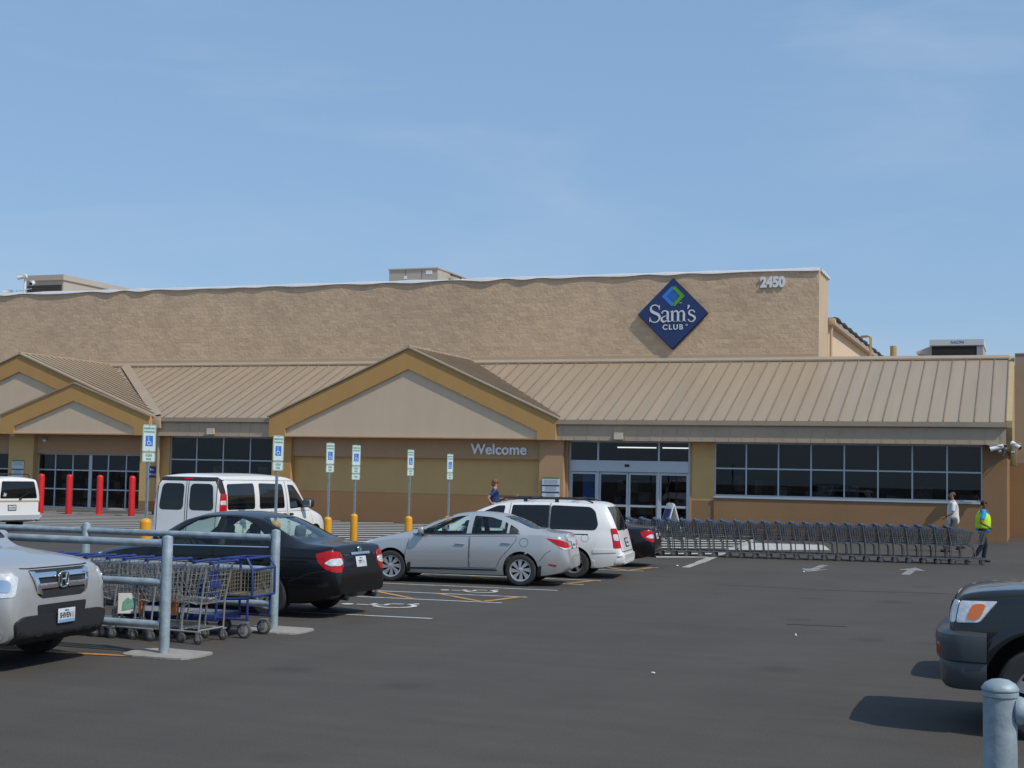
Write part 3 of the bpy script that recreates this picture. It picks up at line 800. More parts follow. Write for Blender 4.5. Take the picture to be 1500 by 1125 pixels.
# ---- full-size passenger van, and a shorter one
def van_spec(paint, L=5.7, W=2.0, kz=1.0):
    k = L / 5.7; w = W / 2
    Z = lambda pts: [(s * k, z * kz) for s, z in pts]
    return dict(L=L, W=W, tyre=0.36, rim=0.21, well=0.41, axles=(.85 * k, 4.28 * k), paint=paint, spokes=6, kz=kz, k=k,
        cv=dict(ztop=Z([(0, .6), (.06, .85), (.25, 1.05), (.7, 1.18), (.9, 1.25), (1.2, 1.5), (1.6, 1.85), (1.9, 2.0), (2.3, 2.06), (3.5, 2.085), (5.2, 2.07), (5.5, 2.03), (5.6, 1.92), (5.66, 1.5), (5.69, .9), (5.7, .7)]),
                zbelt=Z([(0, .5), (.06, .78), (.5, 1.0), (1.2, 1.1), (5.4, 1.14), (5.62, 1.12), (5.68, .8), (5.7, .6)]),
                zbot=Z([(0, .36), (.3, .3), (5.3, .34), (5.7, .42)]),
                w=[(s * k, y * w) for s, y in [(0, .7), (.08, .85), (.3, .95), (.7, 1.0), (5.3, 1.0), (5.55, .975), (5.65, .94), (5.7, .91)]],
                wtop=[(s * k, y * w) for s, y in [(0, .6), (.1, .75), (.7, .8), (1.2, .77), (1.8, .77), (5.3, .79), (5.55, .78), (5.66, .80), (5.7, .78)]]),
        side=[rounded(Z([(1.28, 1.24), (1.60, 1.56), (1.88, 1.80), (2.22, 1.82), (2.22, 1.20)]), .06), rounded(Z([(2.5, 1.22), (2.5, 1.83), (3.75, 1.85), (3.82, 1.22)]), .08), rounded(Z([(4.05, 1.22), (4.0, 1.85), (5.30, 1.83), (5.38, 1.22)]), .08)],
        screen=(rounded([(-.80 * w, 1.3 * kz), (.80 * w, 1.3 * kz), (.72 * w, 1.92 * kz), (-.72 * w, 1.92 * kz)], .06), 1.0, 2.2),
        glass=M['glass_tint'])

# ---- suvs
def suv_spec(paint, L=4.78, W=1.97, kz=1.0):
    k = L / 4.78; w = W / 1.97
    Z = lambda pts: [(s * k, z * kz) for s, z in pts]
    Y = lambda pts: [(s * k, y * w) for s, y in pts]
    return dict(L=L, W=W, tyre=0.37, rim=0.225, well=0.43, axles=(.95 * k, 3.65 * k), paint=paint, spokes=5, kz=kz,
        cv=dict(ztop=Z([(0, .66), (.03, .88), (.10, 1.0), (.30, 1.06), (.8, 1.12), (1.2, 1.17), (1.5, 1.38), (1.85, 1.62), (2.2, 1.74), (2.8, 1.79), (4.2, 1.75), (4.5, 1.65), (4.65, 1.3), (4.74, 1.05), (4.78, .7)]),
                zbelt=Z([(0, .6), (.03, .78), (.15, .93), (.8, 1.03), (1.5, 1.08), (4.4, 1.12), (4.65, 1.05), (4.78, .6)]),
                zbot=Z([(0, .36), (.15, .28), (.6, .25), (4.2, .27), (4.78, .4)]),
                w=Y([(0, .76), (.04, .84), (.14, .90), (.4, .96), (1, .985), (4.3, .985), (4.6, .93), (4.74, .87), (4.78, .8)]),
                wtop=Y([(0, .64), (.08, .74), (.5, .80), (1.3, .78), (1.9, .69), (2.5, .66), (4.2, .66), (4.6, .66), (4.78, .6)])),
        cabin=(1.5 * k, 4.4 * k), floor=0.55,
        side=[rounded(Z([(1.55, 1.13), (1.90, 1.42), (2.2, 1.60), (2.45, 1.62), (2.42, 1.13)]), .04), rounded(Z([(2.52, 1.13), (2.53, 1.63), (3.45, 1.62), (3.45, 1.14)]), .04), rounded(Z([(3.58, 1.15), (3.57, 1.61), (4.3, 1.56), (4.42, 1.2)]), .05)],
        screen=(rounded([(-.76 * w, 1.22 * kz), (.76 * w, 1.22 * kz), (.62 * w, 1.68 * kz), (-.62 * w, 1.68 * kz)], .06), 1.2 * k, 2.3 * k), backlight=(rounded([(-.66 * w, 1.2 * kz), (.66 * w, 1.2 * kz), (.58 * w, 1.6 * kz), (-.58 * w, 1.6 * kz)], .06), 4.3 * k, 4.78 * k),
        glass=M['glass_car'], seats=[(2.35 * k, (-.4, .4)), (3.2 * k, (-.4, .4))], dash=1.75 * k)

YF = 56.26          # plane of the entrance front
setup_vehicle_materials()
# ------------------------------------------------------------------ ground and markings
def setting():
    g = MB()
    g.add([(-700, -300, 0), (700, -300, 0), (700, 900, 0), (-700, 900, 0)], [(0, 1, 2, 3)])
    tag(g.build('ground', asphalt_mat()), kind='structure')
    def sheet(name, polys, m, z=0.004):
        mb = MB()
        for p in polys:
            mb.add([(x, y, z) for x, y in p], [tuple(range(len(p)))])
        return tag(mb.build(name, m), kind='structure')
    white = worn_paint('worn white road paint', (0.58, 0.57, 0.54), 0.30)
    pale = worn_paint('worn pale blue white road paint', (0.40, 0.45, 0.47), 0.38)
    orange = worn_paint('worn orange road paint', (0.50, 0.24, 0.05), 0.40)
    def ln(a, b, w):
        a = Vector(a); b = Vector(b); t = (b - a).normalized(); n = Vector((-t.y, t.x)) * (w / 2)
        return [tuple(a + n), tuple(a - n), tuple(b - n), tuple(b + n)]
    K = math.tan(R(5))
    def stall(y, x1=-8.6, x0=-14.6):
        return ln((x0, y + K * (x0 + 8.6)), (x1, y + K * (x1 + 8.6)), 0.11)
    wl = []
    for y in (19.93, 22.93, 24.22, 25.95, 27.62, 28.85, 32.3, 33.7):
        wl.append(stall(y))
    sheet('stall_lines', wl, pale)
    # striped access aisles between the stalls
    ol = []
    for y0, y1 in ((22.93, 24.22), (27.62, 28.85), (32.3, 33.7)):
        for x in np.arange(-14, -9.0, 1.25):
            ol.append(ln((x, y1 - 0.07 + K * (x + 8.6)), (x + 1.25, y0 + 0.07 + K * (x + 9.8)), 0.12))
        ol.append(ln((-8.72, y1 - .05), (-8.95, y0 + .05), 0.13))
    ol.append(ln((-16.0, 13.25), (-9.45, 14.27), 0.11))
    sheet('aisle_stripes', ol, orange, 0.008)
    # diagonal walkway hatching in front of the doors
    hl = []
    for c in np.arange(8, 92, 2.0):
        # line y = 0.8 x + c clipped to the zone
        pts = []
        for i in range(400):
            x = -52 + i * 0.115; y = 0.8 * x + c
            xr = -8.33 - (y - 37.83) * 0.0884
            lo = 38.0 if x > -20 else 38.0 + (-20 - x) * 0.12
            if lo < y < 55.4 and x < xr: pts.append((x, y))
        if len(pts) > 3: hl.append(ln(pts[0], pts[-1], 0.36))
    sheet('walkway_hatching', hl, white)
    sheet('walkway_edge_line', [ln((-8.2, 36.4), (-9.55, 51.6), 0.26), ln((-8.2, 36.4), (-8.05, 34.2), .2)], worn_paint('faded edge paint', (0.42, 0.41, 0.38), 0.42), 0.008)
    sheet('crossing_bar', [[(-8.6, 43.5), (-6.1, 45.6), (-6.75, 48.9), (-9.35, 48.6)]], worn_paint('faded crossing paint', (0.46, 0.455, 0.43), 0.36), 0.006)
    # lane arrows and wheelchair symbols
    def arrow(x, y, s):
        return [[(x - .1, y - 1.4 * s), (x + .1, y - 1.4 * s), (x + .1, y + .4 * s), (x + .34, y + .4 * s), (x, y + 1.6 * s), (x - .34, y + .4 * s), (x - .1, y + .4 * s)]]
    sheet('lane_arrows', arrow(-5.16, 36.2, -1) + arrow(-2.92, 36.4, 1), worn_paint('faded arrow paint', (0.33, 0.33, 0.32), 0.49))
    def wheelchair(cx, cy, rot, k=1.0):
        P = []
        def T(x, y): 
            c, s = math.cos(rot), math.sin(rot)
            return (cx + k * (c * x - s * y), cy + k * (s * x + c * y))
        for i in range(18):
            a0 = R(115 + 235 * i / 18); a1 = R(115 + 235 * (i + 1) / 18)
            P.append([T(.36 * math.cos(a0), -.2 + .36 * math.sin(a0)), T(.36 * math.cos(a1), -.2 + .36 * math.sin(a1)), T(.27 * math.cos(a1), -.2 + .27 * math.sin(a1)), T(.27 * math.cos(a0), -.2 + .27 * math.sin(a0))])
        for a, b in (((-.05, .42), (-.02, -.02)), ((-.02, -.02), (.24, -.04)), ((.24, -.04), (.36, -.44)), ((.36, -.44), (.48, -.40)), ((-.04, .2), (.2, .18))):
            P.append([T(*q) for q in ln(a, b, .085)])
        P.append([T(-.07 + .1 * math.cos(k_ * math.pi / 6), .56 + .1 * math.sin(k_ * math.pi / 6)) for k_ in range(12)])
        return P
    sheet('wheelchair_symbols', wheelchair(-10.15, 21.45, R(95), 1.05) + wheelchair(-9.95, 24.9, R(95), 0.9) + wheelchair(-10.2, 31.0, R(95), 1.0), white, 0.008)
    sheet('crack_sealant', [ln((-6.2, 29.3), (-3.9, 29.1), .03), ln((-3.9, 29.1), (-2.2, 29.6), .045), ln((-2.2, 29.6), (3.0, 29.4), .05), ln((-3.6, 22.0), (-2.7, 22.15), .07)], mat('crack sealant', (0.028, 0.028, 0.028), .7), 0.005)
    # kerb along the left front
    k = MB(); k.bb(-60, -38.3, 55.5, 55.9, 0, .12)
    tag(k.build('kerb', mat('kerb concrete', (0.22, 0.20, 0.17), 0.9, var=0.15, scale=2)), kind='structure')
    # bits of litter lying on the asphalt
    lm = mat('white litter', (0.65, 0.65, 0.63), 0.8)
    rnd = random.Random(5)
    for i, (x, y, s) in enumerate(((-9.75, 17.05, .04), (-4.05, 15.7, .025), (-8.35, 34.6, .04), (-5.2, 34.3, .035), (-3.2, 20.4, .02))):
        mb = MB(); n = 7
        vs = [(s * (.6 + .5 * rnd.random()) * math.cos(2 * math.pi * j / n), s * (.6 + .5 * rnd.random()) * math.sin(2 * math.pi * j / n), .004 + .02 * rnd.random()) for j in range(n)] + [(0, 0, .035 * rnd.random() + .015)]
        mb.add(vs, [(j, (j + 1) % n, n) for j in range(n)])
        o = mb.build('litter_scrap', lm, loc=(x, y, .002))
        tag(o, ['white scrap of litter beside the far corral post', 'white paper scrap alone on the open asphalt near the dark suv', 'white scrap on the asphalt by the end of the stall hatching', 'pale scrap on the lane in front of the cart row', 'tiny pale pebble in the middle of the lane', 'tiny pale scrap on the bare asphalt in the foreground', 'small pale speck of litter on the left foreground asphalt', 'small white speck under the corral carts'][i], 'litter', 'scraps of litter on the asphalt')
setting()

# ------------------------------------------------------------------ the store
M['block'] = split_face('split face block', (0.625, 0.452, 0.302))
M['smooth_block'] = mat('smooth tan masonry', (0.52, 0.40, 0.275), 0.9, var=0.06, scale=0.8)
M['cream'] = mat('cream stucco', (0.66, 0.505, 0.355), 0.92, var=0.045, scale=0.9, bump=0.25, bscale=60, stretch=(1.4, 1, .3))
M['ochre'] = mat('ochre stucco', (0.50, 0.285, 0.098), 0.9, var=0.06, scale=0.9, bump=0.2, bscale=60, stretch=(1.4, 1, .3))
M['ochre_block'] = painted_block('ochre painted block', (0.60, 0.385, 0.155))
M['brown_block'] = painted_block('brown painted block', (0.29, 0.165, 0.078))
M['brown'] = mat('brown stucco and shaded ochre', (0.44, 0.27, 0.15), 0.9, var=0.05, scale=0.8)
def roof_mat(name, col):
    m = mat(name, col, 0.42, var=0.09, scale=1.0, stretch=(1.8, .12, .12))
    return m
M['roof'] = roof_mat('tan standing seam metal', (0.335, 0.262, 0.185))
M['seam'] = mat('darker seam', (0.245, 0.185, 0.125), .6, var=.15, scale=.8)  # seam ribs in a darker tone than the roof metal
M['gutter'] = mat('tan gutter metal', (0.36, 0.285, 0.205), 0.5, var=0.08, scale=1.2)
M['panel'] = mat('brown wall panel', (0.46, 0.35, 0.245), 0.55, var=0.08, scale=1.0)
M['cap'] = mat('white metal coping', (0.75, 0.76, 0.77), 0.4, var=0.05, scale=3)
M['frame'] = mat('anodised window frame', (0.50, 0.54, 0.58), 0.4, 0.3)
M['pane'] = glass('dark shop glass', (0.66, 0.68, 0.68), 1.38)
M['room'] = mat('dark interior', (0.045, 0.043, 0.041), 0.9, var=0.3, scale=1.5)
M['drk'] = mat('dark sealant and ridge shade', (0.03, 0.03, 0.032), 0.8)

SB = empty('store_building', (-25, YF, 0), 0, 'long tan superstore with a high rough block wall, gabled entrances and a metal skirt roof', 'building')
def P(mb, name, m, smooth=None, parent=None):
    o = mb.build(name, m, None, smooth)
    o.parent = parent or SB
    o.matrix_parent_inverse = Matrix.Identity(4)
    par = parent or SB
    # vertices were given in world space
    off = Vector((0, 0, 0)); q = par
    while q is not None:
        off += q.location; q = q.parent
    o.data.transform(Matrix.Translation(-off))
    return o

YU = 62.72
# high parapet wall of rough block, smooth band at its foot, smooth end
u = MB(); u.bb(-96, -8.93, YU, YU + .3, 7.0, 11.40); P(u, 'upper_wall', M['block'])
u = MB(); u.bb(-96, -8.93, YU - .03, YU, 7.30, 7.72); u.bb(-9.2, -8.926, YU + .004, 65.6, 6.5, 11.398); P(u, 'smooth_band', M['smooth_block'])
# coping of white sheet metal, buckled into waves
def coping():
    mb = MB(); n = 640; x0, x1 = -96.0, -8.86
    rows = []
    for i in range(n + 1):
        x = x0 + (x1 - x0) * i / n
        ph = x * 2 * math.pi / 2.65 + 1.6 * math.sin(x * 0.31) + 1.1 * math.sin(x * 0.83)
        w = math.sin(ph) * (.65 + .45 * math.sin(x * .47 + 1) * math.sin(x * .19))
        b = 0.012 + 0.022 * w
        zb = 11.40 - 0.01 - 0.05 * w
        rows.append([(x, YU + .34, 11.40), (x, YU + .34, 11.49 + .03 * w), (x, YU - .03 - b * .5, 11.505 + .03 * w), (x, YU - .05 - b, 11.45 - .02 * w), (x, YU - .06 - b * 1.2, zb), (x, YU - .03 - b * 1.2, zb + .01), (x, YU + .0, 11.45)])
    m = len(rows[0]); vs = [p for r in rows for p in r]
    fs = [(i * m + k, (i + 1) * m + k, (i + 1) * m + k + 1, i * m + k + 1) for i in range(n) for k in range(m - 1)]
    mb.add(vs, fs)
    n = 24
    for i in range(n):
        y0 = YU + .3 + (65.7 - YU - .3) * i / n; y1 = y0 + (65.7 - YU - .3) / n
        z = .03 * math.sin(i * 1.3)
        mb.bb(-9.2, -8.84, y0, y1, 11.38 + z, 11.47 + z)
    return mb
P(coping(), 'coping', M['cap'], 50)
# rest of the big box behind
b = MB(); b.bb(-96, -8.95, 65.6, 130, 0, 9.55); P(b, 'side_wall', M['cream'])
b = MB(); b.bb(-8.96, -8.65, 65.62, 130, 9.30, 9.62); P(b, 'roof_edge', M['gutter'])
b = MB(); b.tube([(-8.75, 65.75, 9.3), (-8.8, 65.75, 9.0), (-8.8, 65.75, 7.0)], .07, 8); b.rbox((-8.75, 65.75, 9.42), (.3, .3, .3), .03); P(b, 'downpipe', M['smooth_block'], 40)
b = MB()
b.tube([(-8.68, 65.8 + k * .8, 9.62) for k in range(60)], [.05 + .09 * abs(math.sin(k * 1.1)) for k in range(60)], 6)
P(b, 'roof_edge_membrane', M['drk'], 60)

# ---- skirt roof of standing seam metal
YE, ZE, YR, ZR = 55.66, 4.47, 62.42, 7.40
XL, XR = -62.0, -1.03
def roof_z(y): return ZE + (ZR - ZE) * (y - YE) / (YR - YE)
r = MB()
r.prism([(YE, ZE), (YR, ZR), (YR, ZR - .12), (YE, ZE - .06)], XL, XR, 'yz')
sl = math.atan2(ZR - ZE, YR - YE); ln_ = math.hypot(ZR - ZE, YR - YE)
q = Quaternion((1, 0, 0), sl)
x = XR - .02
while x > XL:
    r.mark = 1; r.box((x, (YE + YR) / 2, (ZE + ZR) / 2 + .018), (.032, ln_, .055), q); x -= .555
P(r, 'skirt_roof', M['roof']).data.materials.append(M['seam'])
r = MB(); r.prism([(YR - .2, ZR - .05), (YR - .2, ZR + .02), (YR + .12, ZR + .16), (YR + .28, ZR + .10), (YR + .28, ZR - .05)], XL, XR, 'yz')
P(r, 'ridge_flashing', M['gutter'])
r = MB(); r.bb(XL, XR - .05, YR + .1, YR + .3, 7.0, 7.42); P(r, 'ridge_shadow_strip', M['drk'])  # dark strip standing in for the shade behind the ridge
# end of the skirt roof on the right: ochre gable end
e = MB(); e.prism([(YF - .06, 3.4), (YE, ZE - .2), (YE, ZE + .05), (YR + .2, ZR + .12), (YR + .2, 3.4)], XR, XR + .2, 'yz'); P(e, 'roof_end_panel', mat('pale ochre trim', (0.42, 0.32, 0.17), .8, var=.05))

GZ = 3.62
def eave(x0, x1):
    g = MB(); g.prism([(YE - .14, ZE - .02), (YE - .14, ZE - .19), (YE - .03, ZE - .24), (YE + .1, ZE - .24), (YE + .1, ZE - .02)], x0, x1, 'yz')
    P(g, 'gutter', M['gutter'])
    p = MB(); p.bb(x0, x1, YE + .0, YE + .06, GZ, ZE - .2)
    xx = x0 + .25
    while xx < x1:
        p.bb(xx - .012, xx + .012, YE - .012, YE, GZ + .002, ZE - .25); xx += .535
    P(p, 'eave_panel', M['panel'])
    s = MB(); s.bb(x0, x1, YE + .06, YF + .3, GZ + .005, GZ + .05); P(s, 'soffit', M['brown'])
eave(-38.16, -32.06); eave(-18.6, XR - .01)

# ---- walls along the front: ochre above, brown below
def wall(x0, x1, z0, z1, split=1.28, y=YF, top='ochre_block', bot='brown_block', d=.3):
    if z0 < split < z1:
        m = MB(); m.bb(x0, x1, y, y + d, z0, split); P(m, 'lower_wall', M[bot])
        m = MB(); m.bb(x0, x1, y, y + d, split, z1); P(m, 'front_wall', M[top])
    else:
        m = MB(); m.bb(x0, x1, y, y + d, z0, z1); P(m, 'front_wall' if z0 >= split else 'lower_wall', M[top if z0 >= split else bot])

def window(x0, x1, z0, z1, nx, zs, y=YF + .08, fw=.055, name='window', wide=()):
    f = MB()
    f.bb(x0, x0 + fw, y, y + .09, z0, z1); f.bb(x1 - fw, x1, y, y + .09, z0, z1)
    f.bb(x0 + fw, x1 - fw, y + .001, y + .089, z0, z0 + fw); f.bb(x0 + fw, x1 - fw, y + .001, y + .089, z1 - fw, z1)
    for i in range(1, nx):
        xx = x0 + (x1 - x0) * i / nx; w = fw / 2 * (3.2 if i in wide else 1)
        f.bb(xx - w, xx + w, y + .002, y + .086, z0 + fw, z1 - fw)
    for z in zs:
        f.bb(x0 + fw, x1 - fw, y + .012, y + .078, z - fw / 2, z + fw / 2)
    fo = P(f, name, M['frame'])
    g = MB(); g.bb(x0 + fw * .5, x1 - fw * .5, y + .04, y + .05, z0 + fw * .5, z1 - fw * .5)
    P(g, 'pane', M['pane'], None, fo)
    return fo

# right-hand stretch
wall(-12.12, -1.9, 0, 1.48, split=9)
window(-12.12, -1.9, 1.48, GZ, 8, (2.58,))
m = MB(); m.bb(-12.12, -1.9, YF - .04, YF + .1, 1.40, 1.478); P(m, 'window_sill', M['frame'])
wall(-1.9, XR, 0, GZ, split=9)
m = MB(); m.bb(XR - .3, XR, YF + .3, YR + .3, 0, 4.6); P(m, 'end_wall', M['brown_block'])
wall(-13.05, -12.12, 0, GZ, y=YF + .05)
# bay under the welcome gable
wall(-31.1, -19.4, 0, 2.80, y=YF - .07)
m = MB(); m.bb(-31.1, -19.4, YF - .26, YF + .5, 2.80, GZ); P(m, 'welcome_band', M['brown'])
wall(-32.06, -31.1, 0, GZ, y=YF - .42, top='ochre', d=.8)
wall(-19.4, -18.35, 0, GZ, y=YF - .42, top='brown', d=.8)  # ochre pillar given a brown top, its shade put into the colour
m = MB(); m.bb(-18.35, -18.25, YF - .1, YF + .3, 0, GZ); P(m, 'door_jamb_strip', M['brown'])
m = MB(); m.bb(-13.12, -13.05, YF + .02, YF + .3, 0, GZ); P(m, 'door_jamb_strip', M['brown'])
# left stretch
wall(-38.16, -37.7, 0, GZ); wall(-37.7, -32.06, 0, 1.0, split=9)
window(-37.7, -32.06, 1.0, GZ, 4, (2.55,))
wall(-39.1, -38.16, 0, GZ, y=YF - .3, d=.7, split=.6)
wall(-46.6, -45.15, 0, GZ, y=YF - .3, d=.7, split=.6)
m = MB(); m.bb(-45.15, -39.1, YF - .1, YF + .5, 2.74, GZ); P(m, 'entry_band', M['brown'])
m = MB(); m.bb(-45.15, -39.1, YF + .0, YF + .4, 0, .16); P(m, 'entry_plinth', M['smooth_block'])
window(-45.15, -39.1, .16, 2.74, 6, (1.05, 1.95), name='entry_window', wide=(3,))
m = MB(); m.bb(-56, -46.6, YF - .1, YF + .5, 2.74, GZ); P(m, 'entry_band', M['brown'])
wall(-56, -46.6, 0, .3, split=.0, top='brown_block')
window(-56, -46.6, .3, 2.74, 10, (1.15, 1.95), name='entry_window')

# ---- gables
def gable(xc, hw, z_apex, z_end, z_bot, inner_off, y, depth_to, name, roof=True, inner_z=None, band=.86):
    sl = (z_apex - z_end) / hw
    # rake board: outer outline minus inner triangle
    ih = hw - .82
    iz_end = z_bot + .37
    iz_apex = iz_end + sl * ih
    outer = [(xc - hw, z_bot), (xc - hw, z_end), (xc, z_apex), (xc + hw, z_end), (xc + hw, z_bot)]
    inner = [(xc - ih, z_bot), (xc - ih, iz_end), (xc, iz_apex), (xc + ih, iz_end), (xc + ih, z_bot)]
    mb = MB(); n = 5
    d0, d1 = y, y + .22
    vs = [(a, d0, b) for a, b in outer] + [(a, d0, b) for a, b in inner] + [(a, d1, b) for a, b in outer] + [(a, d1, b) for a, b in inner]
    fs = []
    for i in range(4):
        fs += [(i, i + 1, n + i + 1, n + i), (2 * n + i, 3 * n + i, 3 * n + i + 1, 2 * n + i + 1), (i, 2 * n + i, 2 * n + i + 1, i + 1), (n + i, n + i + 1, 3 * n + i + 1, 3 * n + i)]
    fs += [(0, n, 3 * n, 2 * n), (4, 2 * n + 4, 3 * n + 4, n + 4)]
    mb.add(vs, fs)
    g = P(mb, name, M['ochre'])
    m = MB(); m.prism([(a, b) for a, b in inner], y + .10, y + .2, 'xz'); P(m, 'gable_infill', M['cream'], None, g)
    # metal edge along the rake
    e = MB()
    for sg in (-1, 1):
        pr = [(xc + sg * (hw + .1), z_end - .02), (xc, z_apex + .02), (xc, z_apex + .085), (xc + sg * (hw + .1), z_end + .045)]
        e.prism(pr, y - .06, y + .02, 'xz')
    P(e, 'rake_edge', M['gutter'], None, g)
    s = MB(); s.bb(xc - hw + .01, xc + hw - .01, y + .02, YF + .2, z_bot + .01, z_bot + .06); P(s, 'gable_soffit', M['brown'], None, g)
    if roof:
        r = MB()
        for sg in (-1, 1):
            pr = [(xc + sg * (hw + .08), z_end + .0), (xc, z_apex + .035), (xc, z_apex + .09), (xc + sg * (hw + .08), z_end + .055)]
            r.mark = 0; r.prism(pr, y + .02, depth_to, 'xz')
            L_ = math.hypot(hw + .08, z_apex - z_end); a = math.atan2(z_apex - z_end, hw + .08)
            qq = Quaternion((0, 1, 0), sg * a)
            yy = y + .35
            while yy < depth_to:
                r.mark = 1; r.box((xc + sg * (hw + .08) / 2, yy, (z_apex + z_end) / 2 + .09), (L_, .035, .07), qq); yy += .46
        P(r, 'gable_roof', M['roof'], None, g).data.materials.append(M['seam'])
        c = MB(); c.bar((xc, y - .02, z_apex + .10), (xc, depth_to, z_apex + .10), .06, 6); P(c, 'ridge_cap', M['gutter'], None, g)
    # cheeks
    for xa in (xc - hw, xc + hw - .15):
        ck = MB(); ck.bb(xa, xa + .15, y + .22, YF + .3, z_bot, z_end - .05)
        P(ck, 'gable_cheek', M['ochre'], None, g)
    return g
gable(-25.33, 6.73, 7.48, 4.50, GZ, .8, 55.5, YU, 'gable')
gable(-45.8, 7.62, 7.42, 4.47, GZ, .8, 55.5, YU, 'gable')
gable(-42.35, 4.2, 6.00, 4.48, GZ, .8, 55.2, 57.6, 'gable', roof=False)
# valley flashings
v = MB()
for xa, xb in ((-38.2, -42.9), ):
    v.prism([(xa, ZE + .06), (xa + .25, ZE + .06), (xb + .3, ZR), (xb, ZR)], 0, .01, 'xy') if False else None
    a = Vector((-38.05, YE + .05, ZE + .07)); b_ = Vector((-44.6, YR - .15, ZR - .02))
    t = (b_ - a).normalized(); nrm = Vector((0, -math.sin(sl), math.cos(sl))); sd = t.cross(nrm).normalized() * .22
    v.add([tuple(a - sd + nrm * .05), tuple(a + sd + nrm * .05), tuple(b_ + sd + nrm * .05), tuple(b_ - sd + nrm * .05)], [(0, 1, 2, 3)])
P(v, 'valley_flashing', M['gutter'])
# downspout with a box head beside the left entry
d = MB(); d.rbox((-37.95, YE - .05, 4.2), (.42, .3, .5), .03); d.tube([(-38.0, YE, 4.0), (-38.0, YE + .05, 3.75), (-38.05, YF - .4, 3.4), (-38.05, YF - .4, .1)], .07, 8); P(d, 'downspout', M['panel'], 40)

# ---- sliding entrance doors
D0, D1 = -18.25, -13.12
y = YF + .06
f = MB(); w = .07
for xx in (D0, D1 - w): f.bb(xx, xx + w, y, y + .14, 0, GZ)
for xx in (-17.0, -14.42): f.bb(xx - .035, xx + .035, y + .002, y + .12, 0, GZ)
f.bb(D0 + w, D1 - w, y - .03, y + .13, 2.36, 2.82)
f.bb(D0 + w, D1 - w, y + .01, y + .12, GZ - .05, GZ)
DO = P(f, 'entrance_door', M['frame'])
g = MB(); g.bb(D0 + .03, D1 - .03, y + .05, y + .06, 2.8, GZ); P(g, 'transom_pane', M['pane'], None, DO)
def leaf(x0, x1, yy):
    a = MB(); s = .075
    a.bb(x0, x0 + s, yy, yy + .05, .02, 2.34); a.bb(x1 - s, x1, yy, yy + .05, .02, 2.34)
    a.bb(x0 + s, x1 - s, yy + .001, yy + .049, 2.25, 2.34); a.bb(x0 + s, x1 - s, yy + .001, yy + .049, .02, .2); a.bb(x0 + s, x1 - s, yy + .001, yy + .049, .93, 1.02)
    o = P(a, 'door_leaf', M['frame'], None, DO)
    g = MB(); g.bb(x0 + .03, x1 - .03, yy + .02, yy + .03, .1, 2.3); P(g, 'door_pane', M['pane'], None, o)
leaf(D0 + w, -17.04, y + .03); leaf(-16.96, -15.72, y + .08); leaf(-15.70, -14.46, y + .08); leaf(-14.38, D1 - w, y + .03)
s = MB(); s.rbox((-15.75, y - .05, 2.62), (.2, .06, .11), .03, seg=3); P(s, 'door_sensor', M['drk'], 40, DO)
# dark lobby behind the glass
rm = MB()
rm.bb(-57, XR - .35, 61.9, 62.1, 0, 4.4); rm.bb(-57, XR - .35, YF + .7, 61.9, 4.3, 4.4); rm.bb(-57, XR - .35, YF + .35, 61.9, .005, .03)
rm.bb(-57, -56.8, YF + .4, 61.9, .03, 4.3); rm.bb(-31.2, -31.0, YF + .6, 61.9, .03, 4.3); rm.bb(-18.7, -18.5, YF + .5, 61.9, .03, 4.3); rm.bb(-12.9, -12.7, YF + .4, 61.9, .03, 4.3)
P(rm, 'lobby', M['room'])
rs = random.Random(8)
M['stock'] = mat('added mixed stock', (0.20, 0.19, 0.18), .8, var=.8, scale=2.2)  # made-up stacks, added so faint shapes show through the panes
for x0, x1, n_ in ((-11.8, -2.3, 11), (-37.3, -32.4, 5), (-45.0, -39.4, 6), (-17.2, -13.6, 3)):
    for k in range(n_):
        xx = x0 + (x1 - x0) * (k + rs.uniform(.1, .6)) / n_
        sf = MB(); h_ = rs.uniform(1.2, 2.5); w_ = rs.uniform(.4, 1.0)
        for j in range(3): sf.bb(xx, xx + w_ * rs.uniform(.6, 1), 57.6 + rs.uniform(0, .8), 58.6 + rs.uniform(0, .6), .04 + h_ * j / 3 + .002 * j, h_ * (j + .8) / 3)
        P(sf, 'added_stack', M['stock'])
fl = MB()
for x0, x1 in ((-17.0, -15.3), (-15.0, -13.75)): fl.bb(x0, x1, 59.2, 59.32, 3.40, 3.45)
P(fl, 'ceiling_lamp', mat('fluorescent tube', (0.9, 0.93, 0.85), .5, emit=2.2))
po = MB(); po.bb(-17.75, -17.05, 56.66, 56.70, .75, 2.25); P(po, 'blue_poster', mat('blue poster', (0.03, 0.20, 0.75), .5, var=.3, scale=1.2, emit=0.0))

# right wing set further back
rw = MB(); rw.bb(XR + .22, 40, 61.9, 62.3, 3.05, 7.52); rw.bb(XR - .02, XR + .22, 61.9, 62.3, 3.05, 6.9); P(rw, 'wing_wall', mat('pinkish tan masonry', (0.34, 0.255, 0.19), .9, var=.06, scale=.7))
rw = MB(); rw.bb(XR - .02, 40, 61.85, 62.3, 0, 3.05); P(rw, 'wing_lower_wall', M['brown_block'])
rw = MB(); rw.bb(XR + .22, 40, 61.87, 62.3, 7.52, 7.57); P(rw, 'wing_coping', M['gutter'])
dr = MB(); dr.bb(.1, 1.3, 61.78, 61.86, .05, 2.5); P(dr, 'wing_door', M['brown'])
dr = MB(); dr.bb(0, 1.4, 61.74, 61.84, 2.5, 2.6); P(dr, 'wing_door_canopy', M['gutter'])
rf = MB(); rf.bb(-8.7, 40, 62.6, 130, 6.9, 7.1); P(rf, 'low_roof', M['gutter'])
cb = MB(); cb.rbox((-.8, YF + .2, 3.3), (.22, .3, .9), .02); P(cb, 'junction_box', mat('ochre box', (0.30, 0.21, 0.08), .6), 40)

